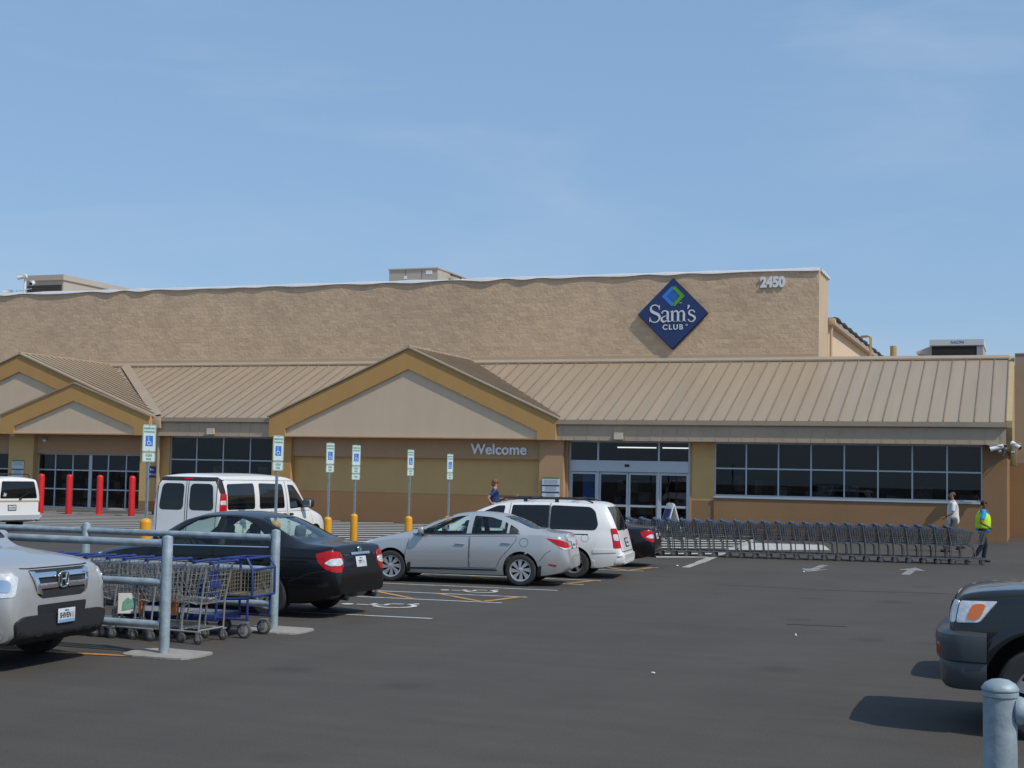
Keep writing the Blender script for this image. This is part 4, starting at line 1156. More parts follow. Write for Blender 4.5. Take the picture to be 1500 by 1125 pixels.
# ------------------------------------------------------------------ signs on the building
def sign_diamond():
    t = empty('diamond_sign', (-15.46, YU - .16, 9.58), 0, 'large dark blue diamond sign with white lettering on the rough upper wall', 'sign')
    blue = mat('sign blue', (0.017, 0.036, 0.135), .35, coat=.2)
    h = 1.60
    b = MB(); b.prism([(0, -h), (h, 0), (0, h), (-h, 0)], -.02, .15, 'xz'); b.build('sign_face', blue, t)
    e = MB(); hh = h + .02
    for i in range(4):
        p = [(0, -hh), (hh, 0), (0, hh), (-hh, 0)]
        a, c = p[i], p[(i + 1) % 4]
        e.bar((a[0], .06, a[1]), (c[0], .06, c[1]), .03, 4)
    e.build('sign_edge', mat('sign edge', (0.012, 0.02, 0.06), .5), t)
    # emblem: light blue square bracket, mid blue square, green chevron
    c = Vector((0.0, 0.80)); k = .47
    lb = mat('sign light blue', (0.045, 0.22, 0.72), .4); gr = mat('sign green', (0.11, 0.36, 0.025), .4); mbl = mat('sign mid blue', (0.025, 0.14, 0.48), .4)
    def poly(name, pts, m, yy):
        MB().prism([(c.x + a * k, c.y + b_ * k) for a, b_ in pts], yy, -.02, 'xz').build(name, m, t)
    poly('emblem_square', [(-.55, 0), (.03, .58), (.61, 0), (.03, -.58)], mbl, -.026)
    poly('emblem_bracket', [(-1.08, 0), (-.08, 1.0), (.16, .76), (-.60, 0), (.16, -.76), (-.08, -1.0)], lb, -.03)
    poly('emblem_chevron', [(.20, 1.0), (1.18, 0), (.20, -1.0), (-.04, -.76), (.70, 0), (-.04, .76), (.04, .86)], gr, -.034)
    wm = mat('sign white lettering', (0.70, 0.72, 0.75), .45)
    # serif capitals and lower case drawn as strokes of changing width
    L_ = MB()
    def stroke(pts, ws):
        P_ = [Vector(p) for p in pts]; n = len(P_); l = []; r_ = []
        for i, p in enumerate(P_):
            tt = (P_[min(i + 1, n - 1)] - P_[max(i - 1, 0)]).normalized(); nn = Vector((-tt.y, tt.x))
            wv = ws if isinstance(ws, float) else pchip([(j / (len(ws) - 1), v) for j, v in enumerate(ws)], [i / (n - 1)])[0]
            l.append(p + nn * wv / 2); r_.append(p - nn * wv / 2)
        for i in range(n - 1):
            q = [l[i], l[i + 1], r_[i + 1], r_[i]]
            L_.prism([(v.x, v.y) for v in q], -.05, -.015, 'xz')
    def curve(keys, n=26):
        ts = np.linspace(0, 1, n); m = len(keys)
        K_ = np.linspace(0, 1, m); xs = []
        # catmull-rom
        out = []
        for tt in ts:
            f_ = tt * (m - 1); i = min(int(f_), m - 2); s_ = f_ - i
            p0 = np.array(keys[max(i - 1, 0)]); p1 = np.array(keys[i]); p2 = np.array(keys[i + 1]); p3 = np.array(keys[min(i + 2, m - 1)])
            out.append(tuple(.5 * ((2 * p1) + (-p0 + p2) * s_ + (2 * p0 - 5 * p1 + 4 * p2 - p3) * s_ ** 2 + (-p0 + 3 * p1 - 3 * p2 + p3) * s_ ** 3)))
        return out
    def at(ox, oy, s_, keys): return [(ox + a * s_, oy + b_ * s_) for a, b_ in keys]
    B = -.36; X = .50
    # S
    stroke(curve(at(-1.06, B, 1, [(.44, .60), (.40, .70), (.27, .775), (.10, .73), (.04, .60), (.10, .48), (.26, .40), (.42, .31), (.46, .17), (.38, .03), (.22, -.02), (.07, .04), (.01, .16)])), [.03, .05, .05, .08, .13, .13, .08, .05, .04, .03])
    stroke(at(-1.06, B, 1, [(.445, .56), (.445, .76)]), .03); stroke(at(-1.06, B, 1, [(.005, .0), (.005, .2)]), .03)
    # a
    stroke(curve(at(-.54, B, 1, [(.05, .38), (.09, .47), (.2, .50), (.31, .44), (.32, .3), (.32, .1), (.34, .02), (.42, .02)])), [.07, .05, .05, .09, .1, .1, .08, .03])
    stroke(curve(at(-.54, B, 1, [(.31, .29), (.16, .24), (.05, .17), (.04, .07), (.12, .0), (.23, .03), (.32, .1)])), [.03, .04, .08, .09, .05, .03])
    # m
    mx = -.08
    for i, xx in enumerate((0.07, .34, .61)):
        stroke(at(mx, B, 1, [(xx, .0), (xx, .46 if i == 0 else .36)]), .095)
        stroke(at(mx, B, 1, [(xx - .10, .012), (xx + .10, .012)]), .025)
        if i < 2: stroke(curve(at(mx, B, 1, [(xx + .03, .38), (xx + .12, .47), (xx + .22, .47), (xx + .27, .36)])), [.03, .05, .07, .09])
    stroke(at(mx, B, 1, [(-.02, .45), (.1, .49)]), .03)
    # apostrophe and s
    stroke(curve(at(.67, B, 1, [(.06, .74), (.075, .66), (.02, .56)])), [.09, .07, .02])
    stroke(curve(at(.72, B, .68, [(.44, .58), (.38, .70), (.25, .74), (.10, .70), (.06, .58), (.12, .47), (.26, .40), (.42, .31), (.46, .17), (.38, .03), (.22, -.02), (.07, .04), (.01, .16)])), [.03, .05, .05, .07, .09, .09, .07, .05, .04, .03])
    L_.build('sign_lettering', wm, t)
    o = link_mesh('sign_lettering', text_mesh('CLUB', .33, wm, .012, .006, space=1.28), t, (.02, -.034, -.62)); o.rotation_euler = FACE_FRONT
    o = link_mesh('registered_mark', text_mesh('®', .14, wm, .01), t, (.66, -.034, -.53)); o.rotation_euler = FACE_FRONT
    o = link_mesh('trade_mark', text_mesh('TM', .08, wm, .01), t, (.36, -.034, .48)); o.rotation_euler = FACE_FRONT
sign_diamond()
wl_ = mat('white raised lettering', (0.86, 0.86, 0.86), .5)
wl2 = mat('pale grey numerals', (0.78, 0.78, 0.78), .5)
o = link_mesh('welcome_sign', text_mesh('Welcome', .62, wl_, .03, .013, space=1.02), None, (-21.26, YF - .30, 3.19)); o.rotation_euler = FACE_FRONT
o.scale = (1.0, 1, 1)
tag(o, 'white raised Welcome lettering on the brown band under the middle gable', 'sign')
o = link_mesh('street_number', text_mesh('2450', .62, wl2, .02, .035, space=1.02), None, (-10.96, YU - .05, 10.90)); o.rotation_euler = FACE_FRONT
tag(o, 'pale street number 2450 high on the right end of the rough upper wall', 'sign')
o.scale = (.86, 1, 1)

def notice_board(loc, s, label, n=3):
    t = empty('notice_board', loc, 0, label, 'notice', 'white wall notices')
    wh = mat('notice white', (0.62, 0.66, 0.68), .5, var=.05, scale=6); bl = mat('notice blue', (0.02, 0.04, 0.16), .5); gn = mat('notice green', (0.10, 0.24, 0.06), .5); gy = mat('notice print', (0.25, 0.28, 0.32), .6)
    MB().rbox((0, 0, 0), (.76 * s, .03, .86 * s), .01).build('board', wh, t)
    MB().bb(-.38 * s, .38 * s, -.02, -.016, .40 * s, .46 * s).build('header', gn, t)
    b = MB()
    for k in range(n - 1): z = (.40 - .84 * (k + 1) / n) * s; b.bb(-.38 * s, .38 * s, -.02, -.016, z - .03 * s, z + .03 * s)
    b.build('stripe', bl, t)
    p = MB()
    for k in range(n):
        z0 = (.40 - .84 * k / n) * s
        for j in range(4):
            ww = (.30 - .06 * ((j * 3 + k) % 3)) * s
            p.bb(-ww, ww, -.019, -.0155, z0 - (.07 + .045 * j) * s, z0 - (.055 + .045 * j) * s)
    p.build('print', gy, t)
notice_board((-18.87, YF - .45, 1.62), 1.0, 'white notice with blue stripes on the shaded brown pillar beside the sliding doors')
notice_board((-46.0, YF - .33, 1.95), .92, 'white notice with a green top on the ochre pillar at the far left entry', 2)
t = empty('no_parking_sign', (-38.40, YF - .32, 1.95), 0, 'small blue No Parking sign on the ochre pillar by the left entry', 'sign')
MB().rbox((0, 0, 0), (.46, .02, .52), .008).build('plate', mat('navy sign', (0.02, 0.03, 0.16), .5), t)
for s_, z in (('No', .1), ('Parking', -.1)):
    o = link_mesh('lettering', text_mesh(s_, .14 if s_ == 'Parking' else .16, wl_, .002), t, (0, -.013, z)); o.rotation_euler = FACE_FRONT

def emergency_lamp(loc, label):
    t = empty('wall_lamp', loc, 0, label, 'lamp', 'flood lamps on the eave panel')
    MB().box((0, 0, 0), (.36, .16, .26), None, (1, .6)).build('housing', mat('cream lamp housing', (0.50, 0.44, 0.34), .6, var=.08), t)
    MB().rbox((0, -.03, -.14), (.3, .12, .03), .01).build('lens', mat('lamp lens', (0.5, 0.48, 0.42), .2), t)
emergency_lamp((-15.92, YE - .09, 3.82), 'cream box lamp on the eave panel above the sliding doors')
emergency_lamp((-35.1, YE - .09, 3.85), 'cream box lamp on the eave panel above the left windows')

def camera_unit(parent, c, d, r=.075, l=.42, name='camera'):
    c = Vector(c); d = Vector(d).normalized()
    w_ = mat('white camera housing', (0.72, 0.73, 0.73), .4)
    o = MB().bar(c, c + d * l, r, 12).build(name, w_, parent, 40)
    MB().bar(c + d * l, c + d * (l + .015), r * .8, 12).build('lens', M['drk'], o, 40)
    MB().box(c + d * (l * .55) + Vector((0, 0, r * .95)), (.14 if abs(d.x) < .5 else l, l if abs(d.x) < .5 else .14, .015)).build('sun_shield', w_, o)
    return o
t = empty('security_camera', (-1.15, YF - .1, 3.55), 0, 'cluster of white security cameras on a bracket at the right corner of the building', 'camera')
MB().bar((0, 0, -.05), (.12, -.5, -.05), .035, 8).bar((0, 0, -.3), (.12, -.5, -.05), .02, 8).build('bracket', M['cap'], t, 40)
camera_unit(t, (.0, -.55, .02), (-.95, -.3, -.25), .09, .5)
camera_unit(t, (.3, -.5, .15), (.75, -.5, -.5), .09, .4)
MB().sphere((-.12, -.55, -.16), .08).sphere((.34, -.5, -.2), .085).build('dome', M['mirror'], t, 60)
t = empty('dome_camera', (-46.15, 55.62, 3.6), 0, 'small white dome camera under the big left gable', 'camera', 'small dome cameras under the left gables')
MB().sphere((0, 0, -.02), .11, sc=(1, 1, .8)).build('dome', M['cap'], t, 60)
t = empty('dome_camera', (-44.6, YF - .2, 3.38), 0, 'small white dome camera on the brown band above the left entry windows', 'camera', 'small dome cameras under the left gables')
MB().sphere((0, 0, -.02), .11, sc=(1, 1, .8)).build('dome', M['cap'], t, 60)

# mast with three cameras on the roof at the far left
t = empty('camera_mast', (-52.3, YU + .8, 11.2), 0, 'white roof mast carrying three security cameras at the far left', 'camera')
MB().tube([(0, 0, -.2), (.03, 0, 1.15)], .055, 8).bar((-.55, -.02, .52), (.5, -.02, .62), .03, 6).build('mast', M['cap'], t, 40)
camera_unit(t, (.2, -.1, 1.33), (-.9, -.3, -.25), .12, .5)
camera_unit(t, (.62, -.05, .95), (.3, -.9, -.3), .12, .4)
camera_unit(t, (-.75, -.05, .5), (-.95, -.2, -.1), .10, .55)

# ------------------------------------------------------------------ rooftop units and pipes
hv = mat('grey tan hvac sheet metal', (0.40, 0.37, 0.33), .6, var=.06, scale=1.2)
hd = mat('dark hvac coil', (0.07, 0.065, 0.06), .8, var=.2, scale=6)
def hvac(loc, label, kind):
    t = empty('rooftop_unit', loc, 0, label, 'rooftop unit', 'air conditioning units on the roof')
    if kind == 0:     # left: louvred coil face under a cap, long sloping flank
        b = MB(); b.bb(0, 2.9, 0, 7.5, -1.5, 1.15); b.build('cabinet', hv, t)
        g = MB()
        for k in range(15): g.box((1.45, -.03, -1.0 + k * .125), (2.6, .05, .06), Quaternion((1, 0, 0), R(30)))
        g.build('louvre', hd, t); MB().bb(.1, 2.8, -.02, -.005, -1.2, .85).build('coil', hd, t)
        MB().bb(-.1, 3.0, -.15, 7.6, 1.15, 1.5).build('cap', hv, t)
        h = MB(); h.prism([(2.2, -1.2), (2.2, .45), (3.6, -1.2)], 2.9, 4.0, 'yz'); h.build('intake_hood', hv, t)
    elif kind == 1:
        b = MB(); b.bb(0, 3.1, 0, 5.5, -1.5, .86); b.build('cabinet', hv, t)
        MB().bb(-.05, 3.15, -.06, 5.55, .86, .93).build('cap', hv, t)
        p = MB()
        for x_ in (1.05, 2.1): p.bb(x_ - .01, x_ + .01, -.012, -.002, -1.4, .82)
        p.build('seam', hd, t)
        q = MB(); q.bb(2.35, 2.75, -.02, -.004, .55, .8); q.bb(.95, 1.15, -.02, -.004, .3, .5); q.build('label_plate', M['cap'], t)
        pp = MB(); pp.bar((3.3, 1.5, .7), (3.3, 3.0, .75), .06, 8).bar((3.3, 3.0, .75), (3.3, 3.0, .2), .06, 8); pp.build('pipe', hd, t, 40)
        MB().prism([(-.1, -1.5), (-.1, .2), (-.8, -.9), (-.8, -1.5)], 1.0, 2.4, 'xz').build('intake_hood', hv, t)
    else:
        b = MB(); b.bb(0, 2.24, 0, 3.4, -.6, 1.02); b.build('cabinet', hv, t)
        MB().bb(.06, 1.98, -.03, -.004, -.5, .76).build('coil', mat('black coil', (0.012, 0.012, 0.012), .8), t)
        MB().bb(-.04, 2.28, -.08, 3.44, .80, 1.06).build('cap', mat('pale hvac cap', (0.52, 0.55, 0.57), .5), t)
        MB().bb(1.98, 2.24, -.05, -.004, -.5, .78).build('corner_panel', mat('grey hvac panel', (0.28, 0.30, 0.33), .5), t)
        MB().prism([(0, .82), (-.66, .56), (-.64, .50), (0, .38)], .4, 2.2, 'xz').build('intake_hood', mat('pale hood', (0.5, 0.5, 0.48), .5), t)
        o = link_mesh('lettering', text_mesh('AAON', .2, mat('blue unit lettering', (0.04, 0.12, 0.4), .5), .003), t, (1.15, -.085, .93)); o.rotation_euler = FACE_FRONT
hvac((-61.6, 75, 12.9), 'dark louvred rooftop unit with a sloping flank behind the far left of the wall', 0)
hvac((-35.6, 75, 13.1), 'plain grey rooftop unit above the middle of the high wall', 1)
hvac((-4.44, 66, 7.5), 'rooftop unit with a black coil and side hood above the skirt roof at the right', 2)
yl = mat('ochre vent pipe', (0.42, 0.30, 0.12), .7)
t = MB(); t.bar((-6.1, 66.5, 7.0), (-6.1, 66.5, 8.35), .15, 10); tag(t.build('vent_pipe', yl, None, 40), 'stubby ochre vent pipe on the low roof left of the black coil unit', 'pipe')
t = empty('roof_ladder', (-7.3, 68.0, 7.0), 0, 'thin yellow ladder rail rising above the skirt roof ridge', 'ladder')
l = MB(); l.tube([(0, 0, 0), (0, 0, 1.95), (-.15, .1, 2.0), (-.45, .3, 2.0)], .035, 6); l.build('rail', yl, t, 40)
l = MB(); l.tube([(0, .5, 0), (0, .5, 1.95), (-.15, .6, 2.0), (-.45, .8, 2.0)], .035, 6); l.build('rail', yl, t, 40)
# ------------------------------------------------------------------ bollards and parking signs
M['galv'] = mat('galvanised steel', (0.30, 0.36, 0.40), 0.48, 0.35, var=.22, scale=9)
M['galv_old'] = mat('weathered galvanised steel', (0.30, 0.37, 0.41), 0.55, 0.25, var=.3, scale=7, bump=.15, bscale=30)
M['yellow'] = mat('yellow bollard sleeve', (0.72, 0.33, 0.015), .45, var=.07, scale=4)
M['red'] = mat('red bollard paint', (0.62, 0.018, 0.022), .38, var=.06, scale=5)
M['sign_white'] = mat('reflective sign white', (0.60, 0.70, 0.68), .4)
M['sign_green'] = mat('sign green ink', (0.03, 0.26, 0.16), .5)
M['sign_blue'] = mat('sign blue ink', (0.02, 0.16, 0.62), .5)
M['sign_back'] = mat('sign aluminium back', (0.38, 0.42, 0.44), .5, .4)
M['concrete'] = mat('concrete', (0.29, 0.275, 0.25), .95, var=.22, scale=6, bump=.3, bscale=30)

def bollard_mesh(h, r):
    prof = [(0, h)]
    prof = [(r, 0), (r, h - r * .75)] + [(r * math.cos(a), h - r * .75 + r * .75 * math.sin(a)) for a in [math.pi / 2 * k / 7 for k in range(1, 7)]] + [(0.0, h)]
    return MB().lathe(prof, 24)
first = bollard_mesh(1.78, .14).mesh('bollard', M['red'], 40)
RB = [(59, 'second to left entry'), ]
red_x = [(-42.25, 53.0), (-40.72, 53.0), (-39.08, 53.0), (-37.38, 53.0), (-35.4, 53.0), (-33.7, 53.0), (-31.8, 53.0), (-30.3, 53.0)]
red_l = ['red bollard partly hidden by the small white van at the left', 'red bollard just right of the small white van, before the left entry windows', 'red bollard in front of the wide middle mullion of the left entry', 'red bollard nearest the large accessible parking sign',
         'red bollard top showing over the rear corner of the white passenger van', 'red bollard top behind the roof of the passenger van, by its second rear window', 'red bollard top over the middle of the passenger van roof', 'red bollard top over the passenger van roof beside the sign pole']
for (x, y), l in zip(red_x, red_l):
    tag(link_mesh('bollard', first, None, (x, y, 0)), l, 'bollard', 'red bollards along the left entry')

def parking_sign(x, y, top, bz, face, label, n=2, br=.125, full=True):
    t = empty('parking_sign', (x, y, 0), 0, label, 'parking sign', 'accessible parking signs on posts in bollards')
    bollard_mesh(bz, br).build('bollard', M['yellow'], t, 40)
    MB().bb(-.028, .028, -.02, .02, bz - .05, top + .02).build('post', M['galv'], t)
    hd_ = face
    z = top
    plates = [(.305, .60), (.30, .21)] + ([(.30, .17)] if n == 3 else [])
    for i, (w, h) in enumerate(plates):
        b = MB().prism(rounded([(-w / 2, -h / 2), (w / 2, -h / 2), (w / 2, h / 2), (-w / 2, h / 2)], .03), -.003, .003, 'xz')
        pl = b.build('plate', M['sign_white'], t)
        pl.location = (.03 * math.sin(hd_) , -.03 * math.cos(hd_), z - h / 2); pl.rotation_euler = (0, 0, hd_)
        g = MB(); ww, hh = w - .025, h - .025
        for a, c_, e_, f_ in ((0, hh / 2, ww, .007), (0, -hh / 2, ww, .007), (-ww / 2, 0, .007, hh), (ww / 2, 0, .007, hh)):
            g.box((a, -.004, c_), (e_, .002, f_))
        g.build('border', M['sign_green'], pl)
        def tx(s, size, zz, b_=.002):
            o = link_mesh('lettering', text_mesh(s, size, M['sign_green'], .001, b_), pl, (0, -.0045, zz)); o.rotation_euler = FACE_FRONT
        if i == 0:
            tx('RESERVED', .058, .215); tx('PARKING', .058, .14)
            s = MB(); s.bb(-.085, .085, -.005, -.003, -.175, .055); so = s.build('symbol_panel', M['sign_blue'], pl)
            k = MB(); yy0, yy1 = -.0075, -.005
            for q in range(14):
                a0 = R(115 + 235 * q / 14); a1 = R(115 + 235 * (q + 1) / 14)
                k.prism([(.05 * math.cos(a0) - .005, -.10 + .05 * math.sin(a0)), (.05 * math.cos(a1) - .005, -.10 + .05 * math.sin(a1)), (.036 * math.cos(a1) - .005, -.10 + .036 * math.sin(a1)), (.036 * math.cos(a0) - .005, -.10 + .036 * math.sin(a0))], yy0, yy1, 'xz')
            k.prism([(-.022, -.005), (-.008, -.005), (-.004, -.07), (-.018, -.07)], yy0, yy1, 'xz'); k.prism([(-.018, -.07), (-.018, -.084), (.034, -.084), (.034, -.07)], yy0, yy1, 'xz'); k.prism([(.022, -.08), (.036, -.08), (.056, -.135), (.044, -.138)], yy0, yy1, 'xz')
            k.sphere((-.018, -.006, .018), .014, 8, 6, (1, .2, 1))
            k.build('symbol', M['sign_white'], so)
            bl = MB()
            for zz in (.27, -.27): bl.bar((0, -.012, zz), (0, -.003, zz), .008, 8)
            bl.build('bolt', M['galv'], pl)
        else:
            tx('$250' if i == 1 else 'VAN', .075, .035 if i == 1 else 0); 
            if i == 1: tx('FINE', .06, -.045)
        z -= h + .015
    return t
parking_sign(-18.50, 26.78, 3.14, 1.07, R(56), 'nearest accessible parking sign, standing large against the left gable', 2, .13)
parking_sign(-16.83, 29.57, 3.00, 1.0, R(66), 'accessible parking sign whose pole crosses the side of the white passenger van')
parking_sign(-18.69, 35.77, 2.97, .90, R(70), 'accessible parking sign on the shorter bollard just right of the passenger van nose', 2, .115)
parking_sign(-18.72, 37.47, 2.95, .95, R(64), 'accessible parking sign with three plates on the tall yellow bollard', 3, .105)
parking_sign(-18.72, 41.33, 2.90, .80, R(72), 'accessible parking sign before the Welcome bay, on the bollard left of the silver sedan', 2, .12)
parking_sign(-17.93, 42.69, 2.80, .80, R(74), 'farthest accessible parking sign, its pole dropping behind the silver sedan roof', 2, .12)

# sandwich board by the doors
t = empty('sandwich_board', (-11.75, 47.6, 0), R(38), 'white folding A-board with a blue panel standing before the sliding doors', 'board sign')
for sg in (-1, 1):
    q = Quaternion((0, 1, 0), R(-17 * sg))
    b = MB().rbox((sg * .19, 0, .66), (.035, .62, 1.3), .012, q); o = b.build('leg_panel', mat('white plastic board', (0.68, 0.69, 0.69), .45), t, 40)
    MB().box((sg * (.19 + .021), 0, .70), (.006, .48, .86), q).build('poster', mat('navy sign', (0.02, 0.03, 0.16), .5), o)
MB().bar((0, -.2, 1.29), (0, .2, 1.29), .02, 8).build('hinge', M['cap'], t)

# ------------------------------------------------------------------ cart corral
def corral(name_label, y, posts, h, rails, x_open):
    t = empty('corral_railing', (x_open, y, 0), 0, name_label, 'railing', 'galvanised railings of the cart corral')
    for px in posts:
        b = MB().lathe([(.062, 0), (.062, h - .02), (.055, h - .004), (.0, h + .012)], 20); o = b.build('post', M['galv_old'], t, 40); o.location = (px - x_open, 0, 0)
        MB().lathe([(.072, 0), (.072, .012), (.064, .02), (.064, .03)], 20).build('flange', M['galv_old'], o, 40)
    for z in rails:
        r = MB(); r.bar((posts[-1] - x_open, 0, z), (-.055, 0, z), .046, 14); r.build('rail', M['galv_old'], t, 40)
        c = MB()
        for px in posts: c.bar((px - x_open - .10, 0, z), (px - x_open - .05, 0, z), .052, 14)
        c.build('rail_collar', M['galv_old'], t, 40)
    for px in posts:
        f = MB(); n = 14; rr = random.Random(int(px * 10))
        pts = [(.46 * math.copysign(abs(math.cos(a)) ** .5, math.cos(a)) * (1 + .12 * rr.random()), .36 * math.copysign(abs(math.sin(a)) ** .5, math.sin(a)) * (1 + .12 * rr.random())) for a in [2 * math.pi * k / n for k in range(n)]]
        f.prism(pts, .0, .022, 'xy'); o = f.build('footing', M['concrete'], t); o.location = (px - x_open + .05, 0, .002)
corral('near galvanised corral railing in front of the carts, ending beside the silver suv', 14.50, (-9.70, -12.6, -15.6), 1.40, (1.31, .845, .35), -9.70)
corral('far galvanised corral railing between the carts and the black sedan', 17.35, (-9.86, -13.0, -16.2), 1.38, (1.27, .83, .36), -9.86)
# corner of the next corral, close to the camera
t = empty('corral_railing', (-.14, 6.13, 0), 0, 'large galvanised post and rail at the bottom right corner, close to the camera', 'railing', 'galvanised railings of the cart corral')
MB().lathe([(.0665, 0), (.0665, 1.365), (.072, 1.37), (.072, 1.385), (.0665, 1.388), (.0665, 1.392), (.073, 1.394), (.073, 1.402), (.06, 1.42), (.035, 1.434), (.0, 1.44)], 32).build('post', M['galv_old'], t, 40)
for z in (1.315, .85, .35):
    MB().bar((.055, 0, z), (4.0, 0, z), .046, 20).lathe([(.054, .06), (.058, .075), (.05, .10)], 20, 'x', (0, 0, z)).build('rail', M['galv_old'], t, 40)
MB().lathe([(.0665, 0), (.0665, 1.39), (.0, 1.44)], 24, 'z', (4.0, 0, 0)).build('post', M['galv_old'], t, 40)
MB().prism([(-.4, -.3), (.5, -.34), (.46, .3), (-.42, .33)], .002, .024, 'xy').build('footing', M['concrete'], t)

# ------------------------------------------------------------------ shopping carts
M['wire'] = mat('zinc wire', (0.36, 0.36, 0.355), .4, .4, var=.12, scale=20)
M['wire_dark'] = mat('dull zinc wire', (0.17, 0.18, 0.19), .5, .4, var=.2, scale=9)
M['cart_tube'] = mat('zinc tube', (0.42, 0.42, 0.41), .32, .5)
M['cart_tube_dark'] = mat('dull zinc tube', (0.13, 0.135, 0.14), .5, .3)
M['cart_blue'] = mat('blue cart plastic', (0.022, 0.042, 0.18), .45, var=.2, scale=12)
M['cart_blue_dull'] = mat('faded blue cart plastic', (0.06, 0.09, 0.19), .4, var=.2, scale=6)
M['caster_tyre'] = mat('grey caster rubber', (0.09, 0.088, 0.085), .7)
M['caster_hub'] = mat('pale caster hub', (0.30, 0.25, 0.23), .6, var=.3, scale=30)

def cart_meshes(dark, nv=13, nh=7):
    wire = M['wire_dark'] if dark else M['wire']; tube = M['cart_tube_dark'] if dark else M['cart_tube']; blue = M['cart_blue_dull'] if dark else M['cart_blue']
    rw = .0055 if dark else .0034
    # basket corners: heading +x, handle at the back
    def corner(u, v, side):    # u 0 back .. 1 front, v 0 floor .. 1 rim
        xb = -.50 + .10 * (1 - v); xf = .52 - .10 * (1 - v)
        zt = 1.0 - .12 * u; zb = .50 + .07 * u
        hw = (.31 - .075 * u) * (.86 + .14 * v)
        return Vector((xb + (xf - xb) * u, side * hw, zb + (zt - zb) * v))
    b = MB()
    for side in (-1, 1):
        for i in range(nv + 1): b.bar(corner(i / nv, 0, side), corner(i / nv, 1, side), rw, 4, cap=False)
        for j in range(nh + 1): b.bar(corner(0, j / nh, side), corner(1, j / nh, side), rw * (1.7 if j in (0, nh) else 1), 4, cap=False)
        b.bar(corner(.1, 0, side), corner(.45, 1, side), rw * 1.3, 4, cap=False)
    m = 6
    for u in (0, 1):
        for i in range(m + 1):
            s = -1 + 2 * i / m
            a, c = corner(u, 0, 1), corner(u, 1, 1)
            b.bar((a.x, a.y * s, a.z), (c.x, c.y * s, c.z), rw, 4, cap=False)
        for j in range(nh + 1): b.bar(corner(u, j / nh, -1), corner(u, j / nh, 1), rw * (1.7 if j in (0, nh) else 1), 4, cap=False)
    for i in range(nv + 1): b.bar(corner(i / nv, 0, -1), corner(i / nv, 0, 1), rw, 4, cap=False)
    for i in range(m + 1):
        s = -1 + 2 * i / m
        a, c = corner(0, 0, 1), corner(1, 0, 1)
        b.bar((a.x, a.y * s, a.z), (c.x, c.y * s, c.z), rw, 4, cap=False)
    basket = b.mesh('basket', wire)
    f = MB(); rt = .0125
    for sd in (-1, 1):
        # front leg curves down from under the basket, rear leg stands straight
        f.tube([(.02, sd * .20, .51), (.12, sd * .21, .50), (.18, sd * .22, .46), (.20, sd * .225, .38), (.21, sd * .23, .16)], rt, 7)
        f.tube([(-.58, sd * .30, 1.03), (-.50, sd * .30, .98), (-.42, sd * .275, .52), (-.40, sd * .29, .16)], rt, 7)
        f.tube([(-.44, sd * .30, .155), (.25, sd * .235, .155), (.52, sd * .19, .165)], rt, 7)
        f.tube([(-.36, sd * .28, .50), (-.25, sd * .28, .52), (-.16, sd * .275, .46), (-.13, sd * .27, .16)], rt * .8, 6)
    f.bar((.52, -.19, .165), (.52, .19, .165), rt, 7); f.bar((-.40, -.29, .17), (-.40, .29, .17), rt, 7)
    for i in range(7): f.bar((-.38, -.22 + .073 * i, .19), (.46, (-.22 + .073 * i) * .75, .185), .004, 4)
    for i in range(4): f.bar((-.3 + .22 * i, -.24, .186), (-.3 + .22 * i, .24, .186), .004, 4)
    frame = f.mesh('frame', tube, 40)
    h = MB().bar((-.58, -.30, 1.03), (-.58, .30, 1.03), .03 if dark else .016, 12); h.rbox((-.575, 0, 1.033), (.05, .24, .036), .012)
    for sd in (-1, 1): h.rbox((-.565, sd * .30, 1.025), (.06, .03, .045), .01)
    handle = h.mesh('handle', blue, 40)
    s = MB()
    if dark: s.rbox((-.40, 0, .84), (.12, .38, .30), .02, Quaternion((0, 1, 0), R(10))); s.rbox((-.53, 0, 1.0), (.16, .46, .05), .015)
    s.rbox((-.435, 0, .80), (.012, .24, .22), .005, Quaternion((0, 1, 0), R(8))); s.rbox((-.26, 0, .66), (.01, .22, .16), .004, Quaternion((0, 1, 0), R(-8))); s.rbox((-.36, 0, .625), (.14, .24, .012), .005)
    seat = s.mesh('child_seat', blue, 40)
    w = MB(); w.lathe([(.030, -.014), (.052, -.016), (.062, -.012), (.064, 0), (.062, .012), (.052, .016), (.030, .014)], 20, 'y', (0, 0, .064), True)
    wheel = w.mesh('caster', M['caster_tyre'], 40)
    hub = MB().lathe([(0, -.02), (.012, -.019), (.034, -.017), (.034, .017), (.012, .019), (0, .02)], 12, 'y', (0, 0, .064)).mesh('hub', M['caster_hub'], 40)
    fk = MB(); fk.box((.0, .021, .095), (.045, .004, .09)).box((.0, -.021, .095), (.045, .004, .09)).box((0, 0, .142), (.06, .05, .006)).bar((0, 0, .14), (0, 0, .165), .014, 8)
    fork = fk.mesh('fork', tube)
    return dict(basket=basket, frame=frame, handle=handle, child_seat=seat, caster=wheel, hub=hub, fork=fork)

def make_cart(ms, loc, rz, label, group, rnd, seat=True):
    t = empty('shopping_cart', loc, rz, label, 'shopping cart', group)
    for k in ('basket', 'frame', 'handle') + (('child_seat',) if seat else ()): link_mesh(k, ms[k], t)
    for x, y in ((.40, .20), (.40, -.20), (-.40, .29), (-.40, -.29)):
        w = link_mesh('caster', ms['caster'], t, (x, y, 0)); w.rotation_euler = (0, 0, rnd.uniform(-.35, .35) if x > 0 else 0)
        link_mesh('hub', ms['hub'], w); link_mesh('fork', ms['fork'], w)
    return t
rnd = random.Random(4)
far = cart_meshes(True, 15, 8)
near = cart_meshes(False, 14, 7)
